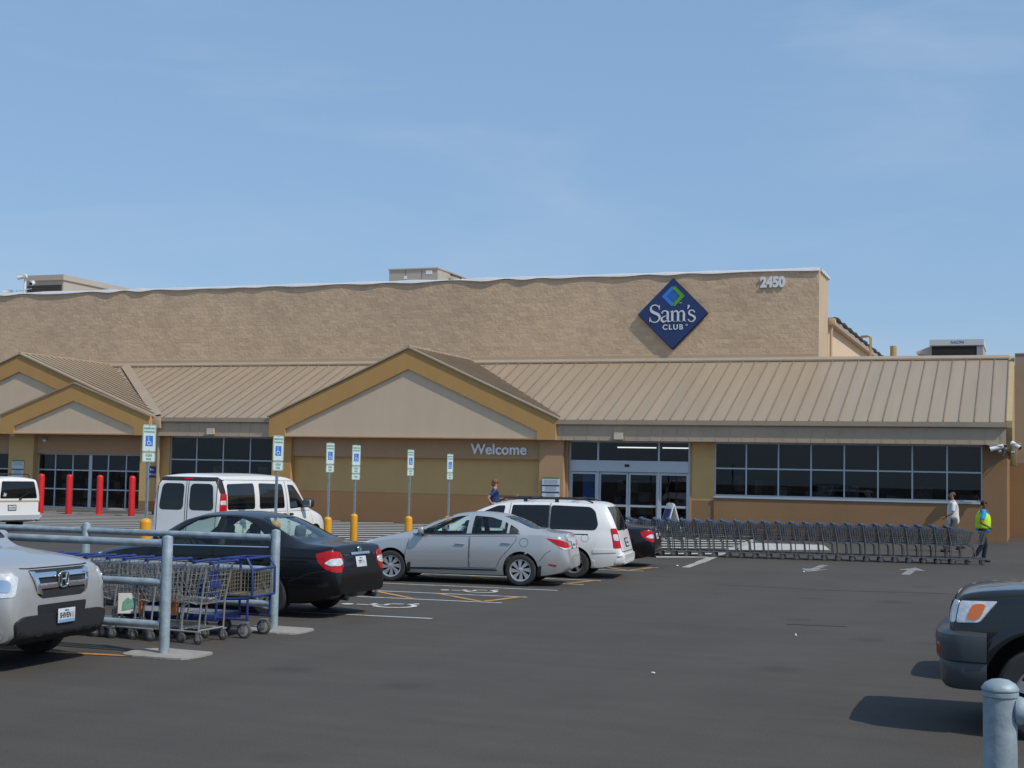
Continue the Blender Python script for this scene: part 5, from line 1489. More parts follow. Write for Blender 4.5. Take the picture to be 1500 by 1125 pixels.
# the long nested row before the windows
A0 = Vector((-1.78, 40.47)); ang = R(9.0); dv = Vector((math.cos(ang), math.sin(ang)))
NROW = 24
for i in range(NROW):
    p = A0 - dv * (.375 * i)
    if i == 0: l = 'front shopping cart at the right end of the long row, before the vested worker'
    elif i == 1: l = 'second cart from the right end of the long nested row'
    elif i == NROW - 1: l = 'last cart of the long nested row, at its left end behind the white minivan'
    else: l = 'dull wire cart nested in the middle of the long row before the building'
    make_cart(far, (p.x, p.y, 0), ang + R(rnd.uniform(-.8, .8)), l, 'shopping carts in the long nested row', rnd)
# carts pushed into the corral, handles to the right
NC = 13
for i in range(NC):
    x = -10.28 - .30 * i - (.1 if i > 1 else 0); y = 15.82 + rnd.uniform(-.03, .03) + .006 * i
    l = ('wire cart with a blue handle at the open end of the corral row' if i == 0 else
         'wire cart second from the open end of the corral, nested into the row' if i == 1 else 'wire cart with a blue handle nested deeper in the corral between the railings')
    make_cart(near, (x, y, 0), R(180) + R(rnd.uniform(-2, 2)), l, 'shopping carts nested in the corral', rnd, i % 3 == 0)
# cards left hanging under two of the carts
for x, y, l in ((-10.92, 15.56, 'white card with an orange edge hanging under the corral carts, left of the other'), (-10.40, 15.62, 'narrow orange edged card hanging under the last corral carts')):
    t = empty('cart_card', (x, y, .46), R(38), l, 'card', 'cards hanging under the corral carts')
    MB().rbox((0, 0, 0), (.34 if x < -10.6 else .2, .012, .26), .004).build('card', mat('white card', (0.62, 0.62, 0.58), .7, var=.1, scale=8), t)
    MB().bb(.1 if x < -10.6 else .03, .17 if x < -10.6 else .1, -.012, -.007, -.13, .13).build('orange_edge', mat('orange card edge', (0.7, 0.16, 0.03), .6), t)
    MB().prism([(-.12, -.09), (.05, -.06), (.04, .02), (-.05, .08), (-.11, .02)], -.012, -.007, 'xz').build('printed_patch', mat('printed patch', (0.16, 0.34, 0.26), .7, var=.3, scale=14), t)

# blue flatbed cart
t = empty('flatbed_cart', (-10.12, 16.62, 0), R(2), 'blue flatbed cart with a wire basket at its upright end, beside the far railing', 'flatbed cart')
bl = M['cart_blue']
d = MB(); d.bb(-1.55, -.06, -.33, .33, .27, .29); d.build('deck', mat('grey deck board', (0.20, 0.20, 0.20), .8, var=.2, scale=5), t)
d = MB()
for sy in (-.33, .33): d.rbox((-.80, sy, .25), (1.58, .035, .09), .008)
d.rbox((-1.57, 0, .25), (.04, .66, .09), .008); d.rbox((-.03, 0, .25), (.05, .66, .09), .008); d.build('deck_frame', bl, t, 40)
u = MB()
for sy in (-.31, .31):
    u.tube([(-.02, sy, .20), (-.02, sy, .92), (.0, sy, .99), (.05, sy, 1.03), (.42, sy, 1.04), (.50, sy, .90), (.50, sy, .55), (.42, sy, .52), (.0, sy, .50)], .018, 8)
for p in ((.05, 1.03), (.42, 1.04), (.5, .9), (.5, .55), (-.02, .55)): u.bar((p[0], -.31, p[1]), (p[0], .31, p[1]), .016, 8)
u.bar((.44, -.31, .52), (.44, -.31, .25), .016, 8).bar((.44, .31, .52), (.44, .31, .25), .016, 8).bar((-.02, -.31, .25), (.46, -.31, .25), .016, 8).bar((-.02, .31, .25), (.46, .31, .25), .016, 8)
u.build('upright_frame', bl, t, 40)
b = MB()
for sy in (-.28, .28):
    for k in range(10): b.bar((.02 + .05 * k, sy, .56), (.02 + .05 * k, sy, .86), .0035, 4)
    for k in range(7): b.bar((.0, sy, .56 + .05 * k), (.49, sy, .56 + .05 * k), .0035, 4)
for x_ in (.0, .49):
    for k in range(9): b.bar((x_, -.28 + .07 * k, .56), (x_, -.28 + .07 * k, .86), .0035, 4)
    for k in range(7): b.bar((x_, -.28, .56 + .05 * k), (x_, .28, .56 + .05 * k), .0035, 4)
for k in range(10): b.bar((.02 + .05 * k, -.28, .56), (.02 + .05 * k, .28, .56), .0035, 4)
b.bb(.0, .49, -.28, .28, .545, .557); b.build('basket', mat('brass tinted wire', (0.26, 0.23, 0.16), .45, .4), t)
for x_, y_ in ((.38, -.27), (.38, .27), (-.22, -.28), (-.22, .28), (-1.35, -.28), (-1.35, .28)):
    w = MB().lathe([(.03, -.02), (.085, -.022), (.10, -.014), (.10, .014), (.085, .022), (.03, .02)], 24, 'y', (0, 0, .10), True).build('caster', M['caster_tyre'], t, 40); w.location = (x_, y_, 0)
    MB().lathe([(0, -.024), (.045, -.024), (.075, -.021), (.075, .021), (.045, .024), (0, .024)], 16, 'y', (0, 0, .10)).build('hub', mat('pale wheel hub', (0.34, 0.33, 0.32), .6), w, 40)
    MB().box((.0, .03, .14), (.06, .005, .12)).box((.0, -.03, .14), (.06, .005, .12)).box((0, 0, .203), (.1, .09, .012)).build('fork', M['cart_tube'], w)

# ------------------------------------------------------------------ vehicles
TURN = R(185)      # noses to -x, a little towards the camera
def at(dx, dy, rz):  # helper for offsets in a turned frame
    return (dx * math.cos(rz) - dy * math.sin(rz), dx * math.sin(rz) + dy * math.cos(rz))

c = Car('black_sedan', 'black four-door sedan parked beside the cart corral, seen from behind', 'car', camry_spec(M['paint_black']), (-12.08, 19.86, 0), R(176.5))
dress_camry(c); black_sedan = c; c.root.scale = (1, 1, 1.04)
c = Car('silver_sedan', 'silver blue four-door sedan parked between the black sedan and the white minivan', 'car', civic_spec(M['paint_silver']), (-10.99, 27.15, 0), R(188))
dress_civic(c)
c = Car('minivan', 'white minivan with a roof rack parked behind the silver sedan', 'van', minivan_spec(M['paint_white']), (-10.9, 29.85, 0), R(187), 'minivans in the lot')
dress_minivan(c); mini = c; c.root.scale = (1, 1, .96)
# second black car, only its tail corner showing
o = copy_tree(black_sedan.root); o.location = (-11.15, 34.0, 0); o.rotation_euler = (0, 0, R(187)); o.scale = (1, 1, .93)
o['label'] = 'black car behind the white minivan, only its red and clear tail lamp corner showing'; black_sedan.root['group'] = 'black sedans in the lot'; o['group'] = 'black sedans in the lot'
# pale minivan at the right edge
o = copy_tree(mini.root); o.location = (2.36, 23.6, 0); o.rotation_euler = (0, 0, 0)
o['label'] = 'pale minivan cut by the right edge of the picture, only its tail showing'

# passenger van pointing at the store
c = Car('passenger_van', 'long white passenger van with dark windows and red tail lamps, pointing towards the store', 'van', van_spec(M['paint_white']), (-18.98, 31.8, 0), R(91.5))
kz = c.sp['kz']
for sd in 'LR':
    c.door([(1.06, .5), (1.02, .9), (1.1, 1.14), (2.30, 1.14), (2.30, .5)], sd, (2.18, 1.06), hm=M['dark_plastic'])
    if sd == 'R': c.door([(2.42, .5), (2.42, 1.14), (3.92, 1.14), (3.92, .5)], sd, (2.55, 1.06), hm=M['dark_plastic'])
    c.line('door_gap', [(2.36, .5), (2.36, 1.9)], sd, M['gap'], .014, .005)
    c.line('drip_rail', [(1.5, 1.93), (5.4, 1.95)], sd, M['paint_white'], .03, .016)
    c.line('body_crease', [(1.2, .86), (5.5, .90)], sd, M['gap'], .008, .003)
for k, (a, b) in enumerate(((-.80, -.03), (.03, .80))):
    c.decal('rear_door', rounded([(a - .02 * (k == 0), .55), (b + .02 * (k == 1), .55), (b + (0 if k == 0 else -.02), 1.90), (a + (.02 if k == 0 else 0), 1.90)], .04), 'B', c.paint, .004, thr=.08)
    c.line('door_gap', [(a, .55), (b, .55), (b, 1.9), (a, 1.9), (a, .55)], 'B', M['gap'], .016, .006)
    c.decal('rear_window', rounded([(a + .06, 1.20), (b - .05, 1.20), (b - (.05 if k == 0 else .12), 1.83), (a + (.12 if k == 0 else .05), 1.83)], .12), 'B', M['glass_tint'], .007, thr=.07)
for sd in ('BL', 'BR'):
    tl = c.decal('tail_lamp', rounded([(-.05, 1.17), (.16, 1.17), (.16, 1.60), (-.03, 1.60)], .03), sd, M['lamp_red'], .014, thr=.05)
    c.decal('reversing_lamp', rounded([(-.03, 1.34), (.13, 1.34), (.13, 1.44), (-.03, 1.44)], .02), sd, M['lamp_clear'], .02, tl, thr=.05)
    c.decal('pillar_trim', rounded([(-.03, 1.60), (.14, 1.60), (.05, 1.90), (-.02, 1.97), (-.12, 1.90)], .03), sd, M['dark_plastic'], .008, thr=.05)
c.decal('roof_trim', rounded([(-.84, 1.90), (.84, 1.90), (.74, 1.985), (-.74, 1.985)], .04), 'B', M['dark_plastic'], .008, thr=.06)
c.decal('stop_lamp', rounded([(-.12, 1.925), (.12, 1.925), (.12, 1.955), (-.12, 1.955)], .01), 'B', M['lamp_red'], .016)
c.decal('rear_bumper', rounded([(-.92, .38), (.92, .38), (.92, .56), (-.92, .56)], .04), 'B', M['paint_white'], .06, thick=.08)
c.mirror(1.55, 1.25, M['dark_plastic'], 1.5)
c.decal('grille', rounded([(-.5, .72), (.5, .72), (.5, .95), (-.5, .95)], .04), 'F', M['dark_plastic'], .01)

# shorter van far left
c = Car('compact_van', 'small white van with a roof rack at the left edge, its tailgate towards the camera', 'van', van_spec(M['paint_offwhite'], 4.75, 1.96, .86), (-33.72, 38.7, 0), R(170))
kz = .86
c.decal('rear_window', rounded([(-.76, 1.25 * kz), (.76, 1.25 * kz), (.66, 1.90 * kz), (-.66, 1.90 * kz)], .06), 'B', M['glass_tint'], .006)
c.decal('tailgate', rounded([(-.84, .62 * kz), (.84, .62 * kz), (.84, 1.12 * kz), (-.84, 1.12 * kz)], .03), 'B', c.paint, .004)
c.line('tailgate_gap', [(-.86, 1.14 * kz), (.86, 1.14 * kz)], 'B', M['gutter'], .05, .008)
c.decal('rear_bumper', rounded([(-.90, .40 * kz), (.90, .40 * kz), (.90, .62 * kz), (-.90, .62 * kz)], .04), 'B', M['frame'], .07, thick=.08)
for sd in ('BL', 'BR'):
    tl = c.decal('tail_lamp', rounded([(-.12, .72 * kz), (.10, .72 * kz), (.10, 1.12 * kz), (-.10, 1.12 * kz)], .02), sd, M['lamp_red'], .012, thr=.05)
c.plate('B', .28, .90 * kz, frame=True, lines=illinois('S52 8VK'))
co, no, dd = c.hit('B', -.05, 1.17 * kz)
MB().sphere(co - dd * .03 + Vector((0, 0, .06)), .045, sc=(.6, 1.3, .8)).bar(co - dd * .03 + Vector((0, 0, .1)), co - dd * .03 + Vector((.0, -.35, .26)), .01, 6).build('rear_wiper', M['dark_plastic'], c.root, 40)
co, no, dd = c.hit('B', .58, 1.38 * kz)
st = MB().prism([(-.07, -.08), (.07, -.08), (.05, .02), (.06, .09), (-.02, .05), (-.06, .06)], -.004, 0, 'yz').build('sticker', M['plate'], c.root); st.location = co - dd * .014; st.rotation_euler = (0, R(-14), 0)
rk = MB(); L_ = c.L
for y_ in (-.62, .62): rk.tube([(L_ / 2 - 1.9, y_, 1.74), (L_ / 2 - 2.0, y_, 1.85), (-L_ / 2 + .35, y_, 1.86), (-L_ / 2 + .25, y_, 1.76)], .02, 8)
for x_ in (.0, 1.0, -1.2): rk.bar((x_, -.62, 1.87), (x_, .62, 1.87), .018, 8)
rk.build('roof_rack', M['dark_plastic'], c.root, 40)
c.mirror(1.3, 1.1, M['dark_plastic'], 1.2)

# silver suv, front end at the left edge
c = Car('silver_suv', 'silver suv at the left edge, front grille and hood towards the aisle', 'car', suv_spec(M['paint_pearl'], 4.78, 1.97, 1.1), (-12.52, 13.06, 0), R(2))
Z11 = lambda pts: [(u_, v_ * 1.1) for u_, v_ in pts]
def sdecal(name, poly, *a_, **k_): return c.decal(name, Z11(poly), *a_, **k_)
def sline(name, pts, *a_, **k_): return c.line(name, Z11(pts), *a_, **k_)
def sdoor(pts, sd, h_): return c.door(Z11(pts), sd, (h_[0], h_[1] * 1.1))
g = sdecal('grille', rounded([(-.52, .98), (.52, .98), (.44, .76), (.36, .70), (-.36, .70), (-.44, .76)], .04), 'F', M['dark_plastic'], .004, thr=.06)
for z, h_ in ((.925, .045), (.82, .05)):
    for a, b in ((-.46 if z > .9 else -.42, -.09), (.09, .46 if z > .9 else .42)):
        sdecal('grille_bar', rounded([(a, z - h_ / 2), (b, z - h_ / 2), (b, z + h_ / 2), (a, z + h_ / 2)], .012), 'F', M['chrome'], .026, g, .03)
for sg in (-1, 1):
    sdecal('grille_bar', rounded([(sg * .44, .96), (sg * .51, .965), (sg * .43, .75), (sg * .37, .735)], .015), 'F', M['chrome'], .028, g, .03)
co, no, dd = c.hit('F', 0, .87 * 1.1)
e = MB(); k = Vector((.035, 0, 0)); n = 28
e.tube([co + k + Vector((0, (.085 - .02 * -math.sin(2 * math.pi * j / n) * .0) * math.copysign(abs(math.cos(2 * math.pi * j / n)) ** .6, math.cos(2 * math.pi * j / n)) * (1 + .12 * math.sin(2 * math.pi * j / n)), .082 * math.copysign(abs(math.sin(2 * math.pi * j / n)) ** .6, math.sin(2 * math.pi * j / n)))) for j in range(n)], .010, 8, True)
for sg in (-1, 1): e.tube([co + k + Vector((0, sg * .055, .068)), co + k + Vector((0, sg * .036, 0)), co + k + Vector((0, sg * .042, -.068))], .012, 8)
e.bar(co + k + Vector((0, -.036, 0)), co + k + Vector((0, .036, 0)), .012, 8); e.build('emblem', M['chrome'], c.root, 50)
sdecal('air_intake', rounded([(-.44, .64), (.44, .64), (.42, .52), (-.42, .52)], .03), 'F', M['dark_plastic'], .003, thr=.06)
sdecal('front_bumper_guard', rounded([(-.74, .26), (.74, .26), (.80, .50), (.68, .545), (-.68, .545), (-.80, .50)], .06), 'F', M['dark_plastic'], .035, thick=.07, thr=.06)
sdecal('bumper_lip', rounded([(-.70, .22), (.70, .22), (.74, .38), (-.74, .38)], .04), 'F', M['gap'], .045, thick=.08, thr=.06)
c.plate('F', .0, .515 * 1.1, lines=None)
pl = [o for o in c.root.children if o.name.startswith('licence_plate')][-1]
pl.location.x += .05
for s_, sz, z, m_ in (('Illinois', .03, .055, M['plate_blue']), ('SHIVEN 1', .082, .0, M['plate_black'])):
    o = link_mesh('plate_lettering', text_mesh(s_, sz, m_, .001, .0012 if sz > .05 else .0003, space=.96), pl, (0, -.0046, z)); o.rotation_euler = FACE_FRONT; o.scale = (.78 if sz > .05 else 1, 1, 1)
MB().bb(-.145, .145, -.0045, -.003, -.07, -.045).build('plate_band', mat('plate light blue', (0.16, 0.38, 0.66), .5), pl)
for sd in ('FL', 'FR'):
    h = sdecal('headlight', rounded([(-.12, .74), (-.16, .93), (.04, .965), (.36, .94), (.30, .78), (.12, .73)], .04), sd, M['lamp_clear'], .008, thr=.05)
    sdecal('headlight_bulb', rounded([(-.07, .78), (-.08, .89), (.05, .91), (.06, .79)], .05), sd, M['chrome'], .014, h, thr=.04)
    sdecal('turn_lamp', rounded([(.20, .80), (.22, .90), (.32, .91), (.27, .80)], .02), sd, M['lamp_orange'], .014, h, thr=.04)
    sdecal('fog_lamp', rounded([(.0, .33), (.0, .40), (.14, .41), (.13, .34)], .03), sd, M['lamp_clear'], .05, thr=.04)
sline('hood_gap', [(-.60, 1.0), (-.5, .995), (.5, .995), (.60, 1.0)], 'F', M['gap'], .012, .003)
for sd in 'LR':
    sdoor([(1.5, .5), (1.46, .8), (1.52, 1.09), (2.48, 1.10), (2.46, .5)], sd, (2.34, .98)); sdoor([(2.5, .5), (2.5, 1.1), (3.5, 1.11), (3.3, .7), (3.2, .5)], sd, (3.35, .99))
c.mirror(1.72, 1.25, None, 1.2)

# dark suv, nose at the right edge
ds_ = suv_spec(M['paint_dark'], 4.7, 1.80, 1.15); ds_['axles'] = (.79, 3.59); ds_['well'] = .49; ds_['tyre'] = .385
ds_['cv']['ztop'] = [(0, .80), (.02, 1.02), (.06, 1.13), (.14, 1.19), (.40, 1.235), (.8, 1.265), (1.2, 1.30), (1.5, 1.55), (1.82, 1.82), (2.15, 1.97), (2.75, 2.0), (4.1, 1.97), (4.45, 1.88), (4.58, 1.5), (4.66, 1.2), (4.7, .8)]
ds_['cv']['zbelt'] = [(0, .75), (.02, .95), (.06, 1.06), (.14, 1.12), (.8, 1.19), (1.5, 1.24), (4.3, 1.28), (4.58, 1.2), (4.7, .7)]
ds_['cv']['zbot'] = [(0, .56), (.15, .48), (.45, .42), (.8, .36), (4.2, .36), (4.7, .45)]
ds_['cv']['w'] = [(0, .74), (.03, .81), (.10, .855), (.3, .88), (.9, .90), (4.2, .90), (4.5, .86), (4.7, .76)]
ds_['cv']['wtop'] = [(0, .66), (.06, .74), (.4, .77), (1.25, .75), (1.8, .66), (2.4, .62), (4.1, .62), (4.5, .62), (4.7, .55)]
c = Car('dark_suv', 'dark suv with a grey bumper and orange corner lamps nosing in at the right edge', 'car', ds_, (1.60, 14.12, 0), R(180.5))
def bumper_sweep():
    mb = MB(); path = []
    for i in range(25):
        a = -math.pi / 2 + math.pi * i / 24
        xx = c.L / 2 - .26 + .36 * math.copysign(abs(math.cos(a)) ** .55, math.cos(a)); yy = .90 * math.copysign(abs(math.sin(a)) ** .55, math.sin(a))
        path.append((xx, yy))
    path = [(c.L / 2 - .33, -.90)] + path + [(c.L / 2 - .33, .90)]
    prof = [(-.14, .395), (-.04, .385), (-.012, .42), (.0, .60), (-.006, .612), (.02, .625), (.035, .79), (.022, .84), (-.03, .872), (-.14, .885)]
    m_ = len(prof); vs = []; n_ = len(path)
    for i, (px, py) in enumerate(path):
        p0 = Vector(path[max(i - 1, 0)]); p1 = Vector(path[min(i + 1, n_ - 1)]); tt = (p1 - p0).normalized(); nn = Vector((tt.y, -tt.x))
        for o_, z in prof: vs.append((px + nn.x * o_, py + nn.y * o_, z))
    fs = [(i * m_ + j, (i + 1) * m_ + j, (i + 1) * m_ + j + 1, i * m_ + j + 1) for i in range(n_ - 1) for j in range(m_ - 1)]
    fs += [tuple(range(m_)), tuple(range((n_ - 1) * m_ + m_ - 1, (n_ - 1) * m_ - 1, -1))]
    mb.add(vs, fs); return mb
bo = bumper_sweep().build('front_bumper', M['bumper_grey'], c.root, 40)
for sg in (-1, 1):
    MB().rbox((c.L / 2 + .022, sg * .755, .71), (.05, .20, .10), .012, Quaternion((0, 0, 1), sg * R(42))).build('marker_lamp', M['lamp_dull_red'], bo, 40)
for sd in ('FL', 'FR'):
    h = c.decal('headlight', rounded([(-.38, .935), (-.40, 1.09), (-.12, 1.12), (-.0, 1.12), (-.0, .94)], .02), sd, M['lamp_clear'], .010, thr=.05)
    c.decal('corner_lamp', rounded([(.01, .94), (.015, 1.12), (.26, 1.13), (.17, .95)], .02), sd, M['lamp_clear'], .010, thr=.05)
    c.decal('turn_lamp', rounded([(.085, .96), (.11, 1.10), (.20, 1.105), (.165, .97)], .035), sd, M['lamp_orange'], .018, h, thr=.04)
c.decal('grille', rounded([(-.44, .94), (.44, .94), (.46, 1.10), (-.46, 1.10)], .03), 'F', M['dark_plastic'], .02)
for sd in 'LR':
    c.line('hood_gap', [(.10, 1.135), (.5, 1.185), (1.1, 1.22)], sd, M['gap'], .014, .003)
    ax = c.sp['axles']
    for a in ax:
        sgn = 1 if sd == 'L' else -1
        fl_ = MB(); vs_ = []; rad = [(.488, -.05), (.492, .028), (.53, .034), (.575, .022), (.60, -.004)]; na = 33
        for k in range(na):
            th = R(4 + 172 * k / (na - 1))
            for r_, o_ in rad:
                u_ = a + r_ * math.cos(th); z_ = max(c.sp['tyre'] + .015 + r_ * math.sin(th), .44)
                co, no, dd = c.hit(sd, u_, z_)
                vs_.append((c.L / 2 - u_, co.y + sgn * o_, c.sp['tyre'] + .015 + r_ * math.sin(th)))
        m_ = len(rad)
        fl_.add(vs_, [(k * m_ + j, k * m_ + j + 1, (k + 1) * m_ + j + 1, (k + 1) * m_ + j) for k in range(na - 1) for j in range(m_ - 1)])
        fl_.build('arch_flare', M['paint_dark'], c.root, 50)
    c.door([(1.45, .55), (1.42, .8), (1.5, 1.2), (2.42, 1.2), (2.40, .55)], sd, (2.3, 1.08)); c.door([(2.44, .55), (2.44, 1.2), (3.4, 1.21), (3.2, .7), (3.1, .55)], sd, (3.25, 1.08))
c.mirror(1.68, 1.25, None, 1.2)

c.root.scale = (1, 1, 1.05)
# car parked beyond the dark suv: it throws the second shadow on the lane
o = copy_tree(black_sedan.root); o.location = (1.55, 17.55, 0); o.rotation_euler = (0, 0, R(180)); o['label'] = 'black sedan parked just beyond the dark suv, hidden but for its shadow on the lane'; o['group'] = 'black sedans in the lot'
# ------------------------------------------------------------------ people
def skin_mesh(verts, edges, name, material, sub=2, root=0):
    me = bpy.data.meshes.new(name)
    me.from_pydata([v[0] for v in verts], edges, [])
    o = bpy.data.objects.new(name, me); C.objects.link(o)
    o.modifiers.new('skin', 'SKIN').use_smooth_shade = True
    for i, v in enumerate(verts):
        r = v[1]; rx, ry = r if isinstance(r, tuple) else (r, r)
        sv = me.skin_vertices[0].data[i]; sv.radius = (rx, ry); sv.use_root = (i == root)
    s = o.modifiers.new('sub', 'SUBSURF'); s.levels = sub; s.render_levels = sub
    m2 = evaluated(o); drop(o)
    m2.name = name; m2.materials.clear(); m2.materials.append(material)
    m2.polygons.foreach_set('use_smooth', [True] * len(m2.polygons))
    return m2

class Fig:
    def __init__(s): s.v = []; s.e = []
    def a(s, p, r, parent=None):
        s.v.append((Vector(p), r)); i = len(s.v) - 1
        if parent is not None: s.e.append((parent, i))
        return i
    def chain(s, start, pts):
        for p, r in pts: start = s.a(p, r, start)
        return start

def hand(f, wrist, d, side, curl=.4):
    # palm, four fingers of different lengths and a thumb leaving its side
    d = Vector(d).normalized(); up = Vector((0, 1, 0)) if abs(d.y) < .9 else Vector((1, 0, 0))
    lat = d.cross(up).normalized(); nrm = lat.cross(d)
    w = f.v[wrist][0]
    palm = f.a(w + d * .055, (.030, .022), wrist)
    end = f.a(w + d * .085, (.030, .018), palm)
    for k, ln in enumerate((.068, .078, .072, .055)):
        o = lat * (-.03 + .02 * k)
        b = w + d * .10 + o
        i = f.a(b, .0095, end)
        i = f.a(b + d * ln * .5 + nrm * ln * curl * .25, .0088, i)
        f.a(b + d * ln * .8 + nrm * ln * curl * .8, .0075, i)
    i = f.a(w + d * .045 - lat * .036, .012, palm)
    i = f.a(w + d * .075 - lat * .052 + nrm * .01, .0105, i)
    f.a(w + d * .10 - lat * .05 + nrm * .02, .009, i)

def person(loc, rz, height, label, skin, shirt, trousers, shoes, hair, pose, heavy=1.0, sleeve=.55, hairstyle='short', tuck=.80):
    # faces +x; y is the figure's left
    K = height / 1.74
    t = empty('person', loc, rz, label, 'person'); t.scale = (K, K, K)
    f = Fig()
    hz = .93
    lean = pose.get('lean', 0)
    pel = f.a((0, 0, hz), (.105 * heavy, .15 * heavy))
    w1 = f.a((.01 * heavy + lean * .3, 0, 1.08), (.10 * heavy ** 1.6, .135 * heavy ** 1.3), pel)
    ch = f.a((.0 + lean * .8, 0, 1.27), (.105 * heavy, .15 * heavy), w1)
    nk0 = f.a((-.01 + lean, 0, 1.43), (.07, .10), ch)
    nk = f.a((.0 + lean * 1.1, 0, 1.505), (.052, .052), nk0)
    jaw = f.a((.022 + lean * 1.2, 0, 1.57), (.066, .058), nk)
    hd_ = f.a((.018 + lean * 1.2, 0, 1.635), (.086, .070), jaw)
    f.a((.008 + lean * 1.2, 0, 1.695), (.070, .060), hd_)
    arms = []
    for sd, key in ((1, 'left'), (-1, 'right')):
        el, ha = pose[key]
        sh = f.a((-.01 + lean, sd * .165 * heavy ** .5, 1.41), .055, nk0)
        sh2 = f.a((-.01 + lean, sd * .20 * heavy ** .5, 1.375), .052, sh)
        S = f.v[sh2][0]; E_ = Vector(el); H = Vector(ha)
        m = f.a(S.lerp(E_, .5), .047 * heavy ** .5, sh2); e = f.a(E_, .038, m); q = f.a(E_.lerp(H, .5), .034, e); wv = f.a(H, .025, q)
        hand(f, wv, (H - E_), sd)
        arms.append((S, E_, H))
    legs = []
    for sd, key in ((1, 'lleg'), (-1, 'rleg')):
        kn, an = pose[key]
        hp = f.a((0, sd * .095, .86), .082 * heavy ** .6, pel)
        Hp = f.v[hp][0]; Kn = Vector(kn); An = Vector(an)
        m = f.a(Hp.lerp(Kn, .5), .072 * heavy ** .5, hp); k = f.a(Kn, .054, m); q = f.a(Kn.lerp(An, .4), .053, k); a_ = f.a(An, .036, q)
        toe = An + Vector((.09, sd * .01, -.045)); f.a(An + Vector((0.01, 0, -.045)), .036, a_); f.a(toe, .034, a_)
        legs.append((Hp, Kn, An))
    body = link_mesh('body', skin_mesh(f.v, f.e, 'body', skin, 2, pel), t)
    # face
    hx = .018 + lean * 1.2
    n = MB(); n.sphere((hx + .088, 0, 1.618), .016, 8, 6, (1, .8, 1.3)); n.build('nose', skin, t, 60)
    for sd in (-1, 1):
        MB().sphere((hx + .074, sd * .031, 1.645), .0105, 8, 6, (.6, 1, .7)).build('eye', mat('eye', (.03, .02, .015), .3), t, 60)
        MB().sphere((hx - .008, sd * .074, 1.628), .026, 8, 6, (.7, .35, 1.2)).build('ear', skin, t, 60)
    MB().sphere((hx + .078, 0, 1.578), .02, 8, 6, (.35, 1.2, .3)).build('mouth', mat('lips', (.25, .08, .06), .6), t, 60)
    # hair
    h = MB()
    if hairstyle == 'short':
        h.sphere((hx - .016, 0, 1.668), .092, 16, 12, (1.02, .86, .86))
    elif hairstyle == 'thin':
        h.sphere((hx - .03, 0, 1.655), .086, 16, 12, (.95, .92, .80))
    else:
        h.sphere((hx - .022, 0, 1.672), .102, 16, 12, (1.05, .95, .92)); h.sphere((hx - .075, 0, 1.60), .075, 14, 10, (.9, 1.05, 1.0)); h.sphere((hx + .045, 0, 1.715), .05, 12, 8, (1, 1.2, .6))
    h.build('hair', hair, t, 60)
    # clothes grown round the same skeleton
    g = Fig(); c_ = .018
    p = g.a((0, 0, tuck), (.115 * heavy ** 1.3 + c_, .155 * heavy + c_))
    a = g.a((.015 * heavy + lean * .2, 0, .98), (.115 * heavy ** 1.7 + c_, .15 * heavy ** 1.2 + c_), p)
    b = g.a((.015 * heavy + lean * .4, 0, 1.12), (.11 * heavy ** 1.6 + c_, .14 * heavy ** 1.3 + c_), a)
    d = g.a((lean * .8, 0, 1.28), (.108 * heavy + c_, .155 * heavy + c_), b)
    e = g.a((-.01 + lean, 0, 1.425), (.078 + c_, .115 + c_), d)
    g.a((-.004 + lean, 0, 1.475), (.062, .068), e)
    for (S, E_, H), sd in zip(arms, (1, -1)):
        s1 = g.a((-.01 + lean, sd * .16 * heavy ** .5, 1.41), .068, e); s2 = g.a(S, .068 * heavy ** .3, s1); s3 = g.a(S.lerp(E_, sleeve), .064 * heavy ** .3, s2); g.a(S.lerp(E_, min(1, sleeve + .18)), .060 * heavy ** .3, s3)
    link_mesh('shirt', skin_mesh(g.v, g.e, 'shirt', shirt, 2), t)
    g = Fig(); p = g.a((0, 0, 1.02), (.128 * heavy ** 1.2, .17 * heavy)); p2 = g.a((0, 0, .90), (.13 * heavy, .178 * heavy), p)
    for Hp, Kn, An in legs:
        a = g.a(Hp + Vector((0, 0, -.02)), .098 * heavy ** .5, p2); b = g.a(Hp.lerp(Kn, .5), .088 * heavy ** .5, a); d = g.a(Kn, .072, b); e = g.a(Kn.lerp(An, .5), .066, d); g.a(An + Vector((0, 0, -.01)), .060, e)
    link_mesh('trousers', skin_mesh(g.v, g.e, 'trousers', trousers, 2), t)
    for (Hp, Kn, An), sd in zip(legs, (1, -1)):
        lift = An.z - .085
        MB().rbox((An.x + .055, An.y, An.z - .045), (.27, .095, .085), .035, Quaternion((0, 1, 0), min(.9, max(0, lift * 3.0))), 3).build('shoe', shoes, t, 60)
    return t, arms, legs

skin_d = mat('brown skin', (0.20, 0.095, 0.055), .55); skin_l = mat('fair skin', (0.46, 0.24, 0.16), .55); skin_t = mat('tanned skin', (0.36, 0.19, 0.12), .55)
t, arms, legs = person((-1.42, 41.9, 0), R(10), 1.72, 'heavyset worker in a yellow green safety vest and bright blue shirt by the cart row', skin_d,
    mat('bright blue shirt', (0.012, 0.27, 0.62), .8, var=.06, scale=8), mat('dark navy trousers', (0.012, 0.016, 0.03), .85), mat('black shoes', (0.012, 0.012, 0.012), .5), mat('black hair', (0.010, 0.009, 0.008), .6),
    dict(lean=.03, left=((-.08, .37, 1.12), (.12, .29, 1.03)), right=((-.09, -.38, 1.12), (.12, -.30, 1.01)), lleg=((.10, .10, .48), (.04, .10, .085)), rleg=((-.02, -.10, .48), (-.22, -.10, .16))), 1.30, .55, 'short', .80)
vest = mat('hi-vis vest', (0.52, 0.80, 0.02), .7, var=.05, scale=10)
g = Fig(); hv_ = 1.34; c_ = .05
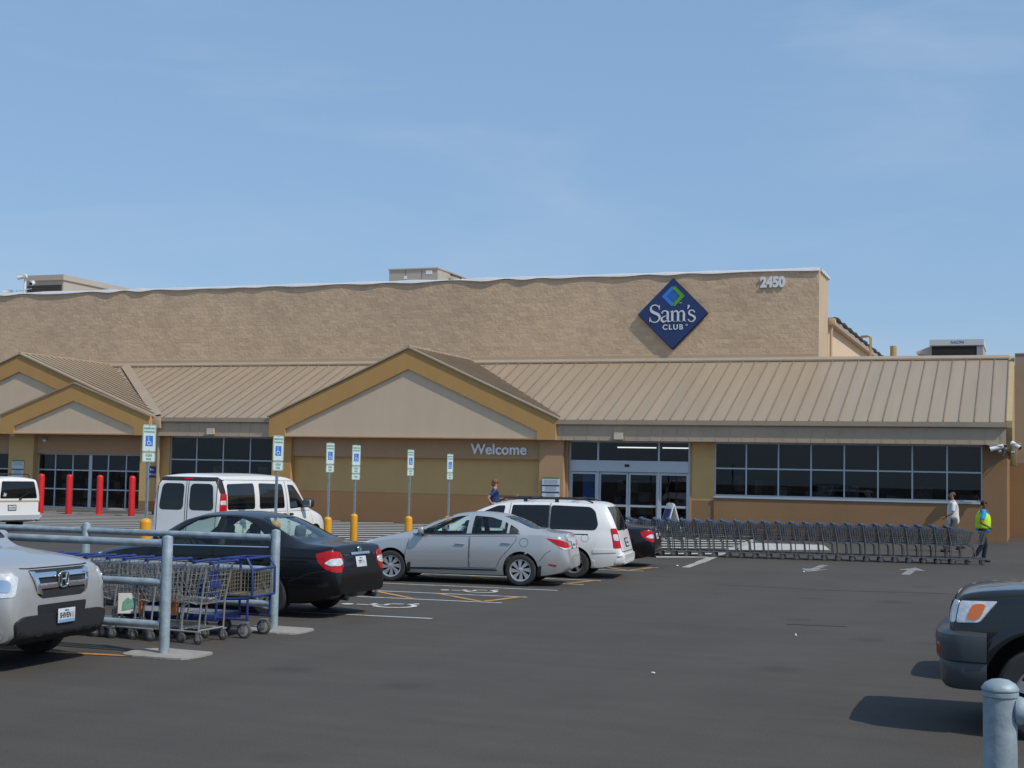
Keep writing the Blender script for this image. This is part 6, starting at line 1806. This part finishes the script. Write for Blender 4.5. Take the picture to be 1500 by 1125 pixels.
a = g.a((.015, 0, .91), (.215, .215)); a = g.a((.015, 0, .98), (.228, .228), a); b = g.a((.025, 0, 1.10), (.232, .232), a); d = g.a((.02, 0, 1.27), (.235, .235), b); e = g.a((.005, 0, 1.39), (.17, .19), d); g.a((.0, 0, 1.475), (.085, .09), e)
vo = link_mesh('vest', skin_mesh(g.v, g.e, 'vest', vest, 2), t)

t, arms, legs = person((-2.45, 47.2, 0), R(188), 1.92, 'balding man in a white short-sleeved shirt walking left behind the cart row', skin_t,
    mat('white shirt', (0.66, 0.65, 0.66), .85, var=.05, scale=8), mat('grey trousers', (0.10, 0.10, 0.11), .85), mat('dark shoes', (0.02, 0.018, 0.016), .5), mat('thin brown hair', (0.10, 0.05, 0.03), .7),
    dict(lean=.04, left=((.06, .27, 1.12), (.24, .22, 1.02)), right=((-.10, -.28, 1.12), (-.06, -.25, .90)), lleg=((.14, .10, .48), (.20, .10, .09)), rleg=((.0, -.10, .49), (-.24, -.10, .17))), 1.08, .7, 'thin', .74)
MB().lathe([(.036, -.012), (.042, -.010), (.042, .010), (.036, .012)], 14, 'x', (.235, .222, 1.022), True).build('wristwatch', M['gap'], t, 40)

t, arms, legs = person((-18.3, 47.8, 0), R(24), 1.97, 'woman with short red hair and sunglasses, hand on hip, in a dark blue top', skin_l,
    mat('dark blue top', (0.018, 0.045, 0.16), .85, var=.1, scale=8), mat('dark blue trousers', (0.014, 0.03, 0.10), .85), mat('black shoes', (0.012, 0.012, 0.012), .5), mat('red brown hair', (0.20, 0.075, 0.03), .7, var=.25, scale=30, bump=.6, bscale=60),
    dict(lean=.02, left=((.10, .28, 1.13), (.30, .12, 1.13)), right=((-.22, -.26, 1.16), (-.05, -.20, .95)), lleg=((.06, .10, .48), (.02, .10, .085)), rleg=((.0, -.10, .48), (-.06, -.10, .085))), .96, .5, 'full', .80)
MB().rbox((.115, 0, 1.648), (.03, .15, .04), .012).bar((.10, .075, 1.652), (-.0, .078, 1.65), .005, 5).bar((.10, -.075, 1.652), (-.0, -.078, 1.65), .005, 5).build('sunglasses', M['gap'], t, 40)
bag = MB().rbox((.0, 0, -.16), (.10, .26, .28), .04, seg=3).tube([(0, -.09, -.03), (0, -.06, .10), (0, .06, .10), (0, .09, -.03)], .012, 6)
o = bag.build('handbag', mat('beige canvas bag', (0.42, 0.34, 0.22), .85, var=.12, scale=12), None, 50)
o.location = (-18.1, 48.05, 1.22); o.rotation_euler = (0, 0, R(24)); o.scale = (1.05, 1.05, 1.05)
tag(o, 'beige bag held by the woman in the dark blue top', 'bag')
# ------------------------------------------------------------------ camera, sun and sky
F_, PI_, RO, YA, HC = 2077.0, .0626, .0197, .3547, 2.23
fwd = Vector((-math.sin(YA) * math.cos(PI_), math.cos(YA) * math.cos(PI_), math.sin(PI_)))
r0 = Vector((math.cos(YA), math.sin(YA), 0)); u0 = r0.cross(fwd)
rt_ = r0 * math.cos(RO) + u0 * math.sin(RO); up_ = -r0 * math.sin(RO) + u0 * math.cos(RO)
cd = bpy.data.cameras.new('camera'); cam = bpy.data.objects.new('camera', cd); C.objects.link(cam)
cam.matrix_world = Matrix(((rt_.x, up_.x, -fwd.x, 0), (rt_.y, up_.y, -fwd.y, 0), (rt_.z, up_.z, -fwd.z, HC), (0, 0, 0, 1)))
cd.sensor_fit = 'HORIZONTAL'; cd.sensor_width = 36; cd.lens = F_ / 1500 * 36; cd.clip_end = 3000; cd.clip_start = .1
scene.camera = cam

EL, PH = R(49), R(19)
to_sun = Vector((math.cos(EL) * math.cos(PH), -math.cos(EL) * math.sin(PH), math.sin(EL)))
sd_ = bpy.data.lights.new('sun', 'SUN'); sd_.energy = SUN_E; sd_.angle = R(.53); sd_.color = (1.0, .94, .84)
so = bpy.data.objects.new('sun', sd_); C.objects.link(so); so.rotation_euler = to_sun.to_track_quat('Z', 'Y').to_euler(); so.location = (30, -20, 40)

w = bpy.data.worlds.new('World'); scene.world = w; w.use_nodes = True
nt = w.node_tree
bg = nt.nodes['Background']; bg.inputs['Strength'].default_value = SKY_E
sk = nt.nodes.new('ShaderNodeTexSky'); sk.sky_type = 'NISHITA'; sk.sun_disc = False; sk.sun_elevation = EL
sk.sun_rotation = math.atan2(to_sun.x, to_sun.y)
sk.air_density = 1.0; sk.dust_density = .9; sk.ozone_density = 2.2; sk.altitude = 200
# thin high cloud
tc = nt.nodes.new('ShaderNodeTexCoord'); mp = nt.nodes.new('ShaderNodeMapping'); mp.inputs['Scale'].default_value = (2.2, 2.2, 9.0)
mp.inputs['Location'].default_value = (.35, .1, .6)
nt.links.new(tc.outputs['Generated'], mp.inputs['Vector'])
no_ = nt.nodes.new('ShaderNodeTexNoise'); no_.inputs['Scale'].default_value = 1.3; no_.inputs['Detail'].default_value = 7; no_.inputs['Roughness'].default_value = .55; no_.inputs['Distortion'].default_value = .4
nt.links.new(mp.outputs[0], no_.inputs['Vector'])
mr = nt.nodes.new('ShaderNodeMapRange'); mr.inputs['From Min'].default_value = .46; mr.inputs['From Max'].default_value = .74; mr.inputs['To Max'].default_value = .55
nt.links.new(no_.outputs['Fac'], mr.inputs['Value'])
mx = nt.nodes.new('ShaderNodeMix'); mx.data_type = 'RGBA'; mx.inputs[7].default_value = (CLOUD, CLOUD, CLOUD * 1.02, 1)
nt.links.new(mr.outputs[0], mx.inputs['Factor']); nt.links.new(sk.outputs[0], mx.inputs[6])
# haze in the air evens the blue out
hz = nt.nodes.new('ShaderNodeMix'); hz.data_type = 'RGBA'; hz.inputs['Factor'].default_value = .55; hz.inputs[7].default_value = (3.0, 5.1, 8.1, 1)
nt.links.new(mx.outputs[2], hz.inputs[6])
nt.links.new(hz.outputs[2], bg.inputs['Color'])

vs = scene.view_settings
vs.view_transform = 'Standard'; vs.look = 'None'; vs.gamma = 1; vs.exposure = EXPO
try: vs.use_curve_mapping = False
except Exception: pass
scene.cycles.use_denoising = True
scene.cycles.max_bounces = 8; scene.cycles.transparent_max_bounces = 16
scene.cycles.caustics_reflective = False; scene.cycles.caustics_refractive = False
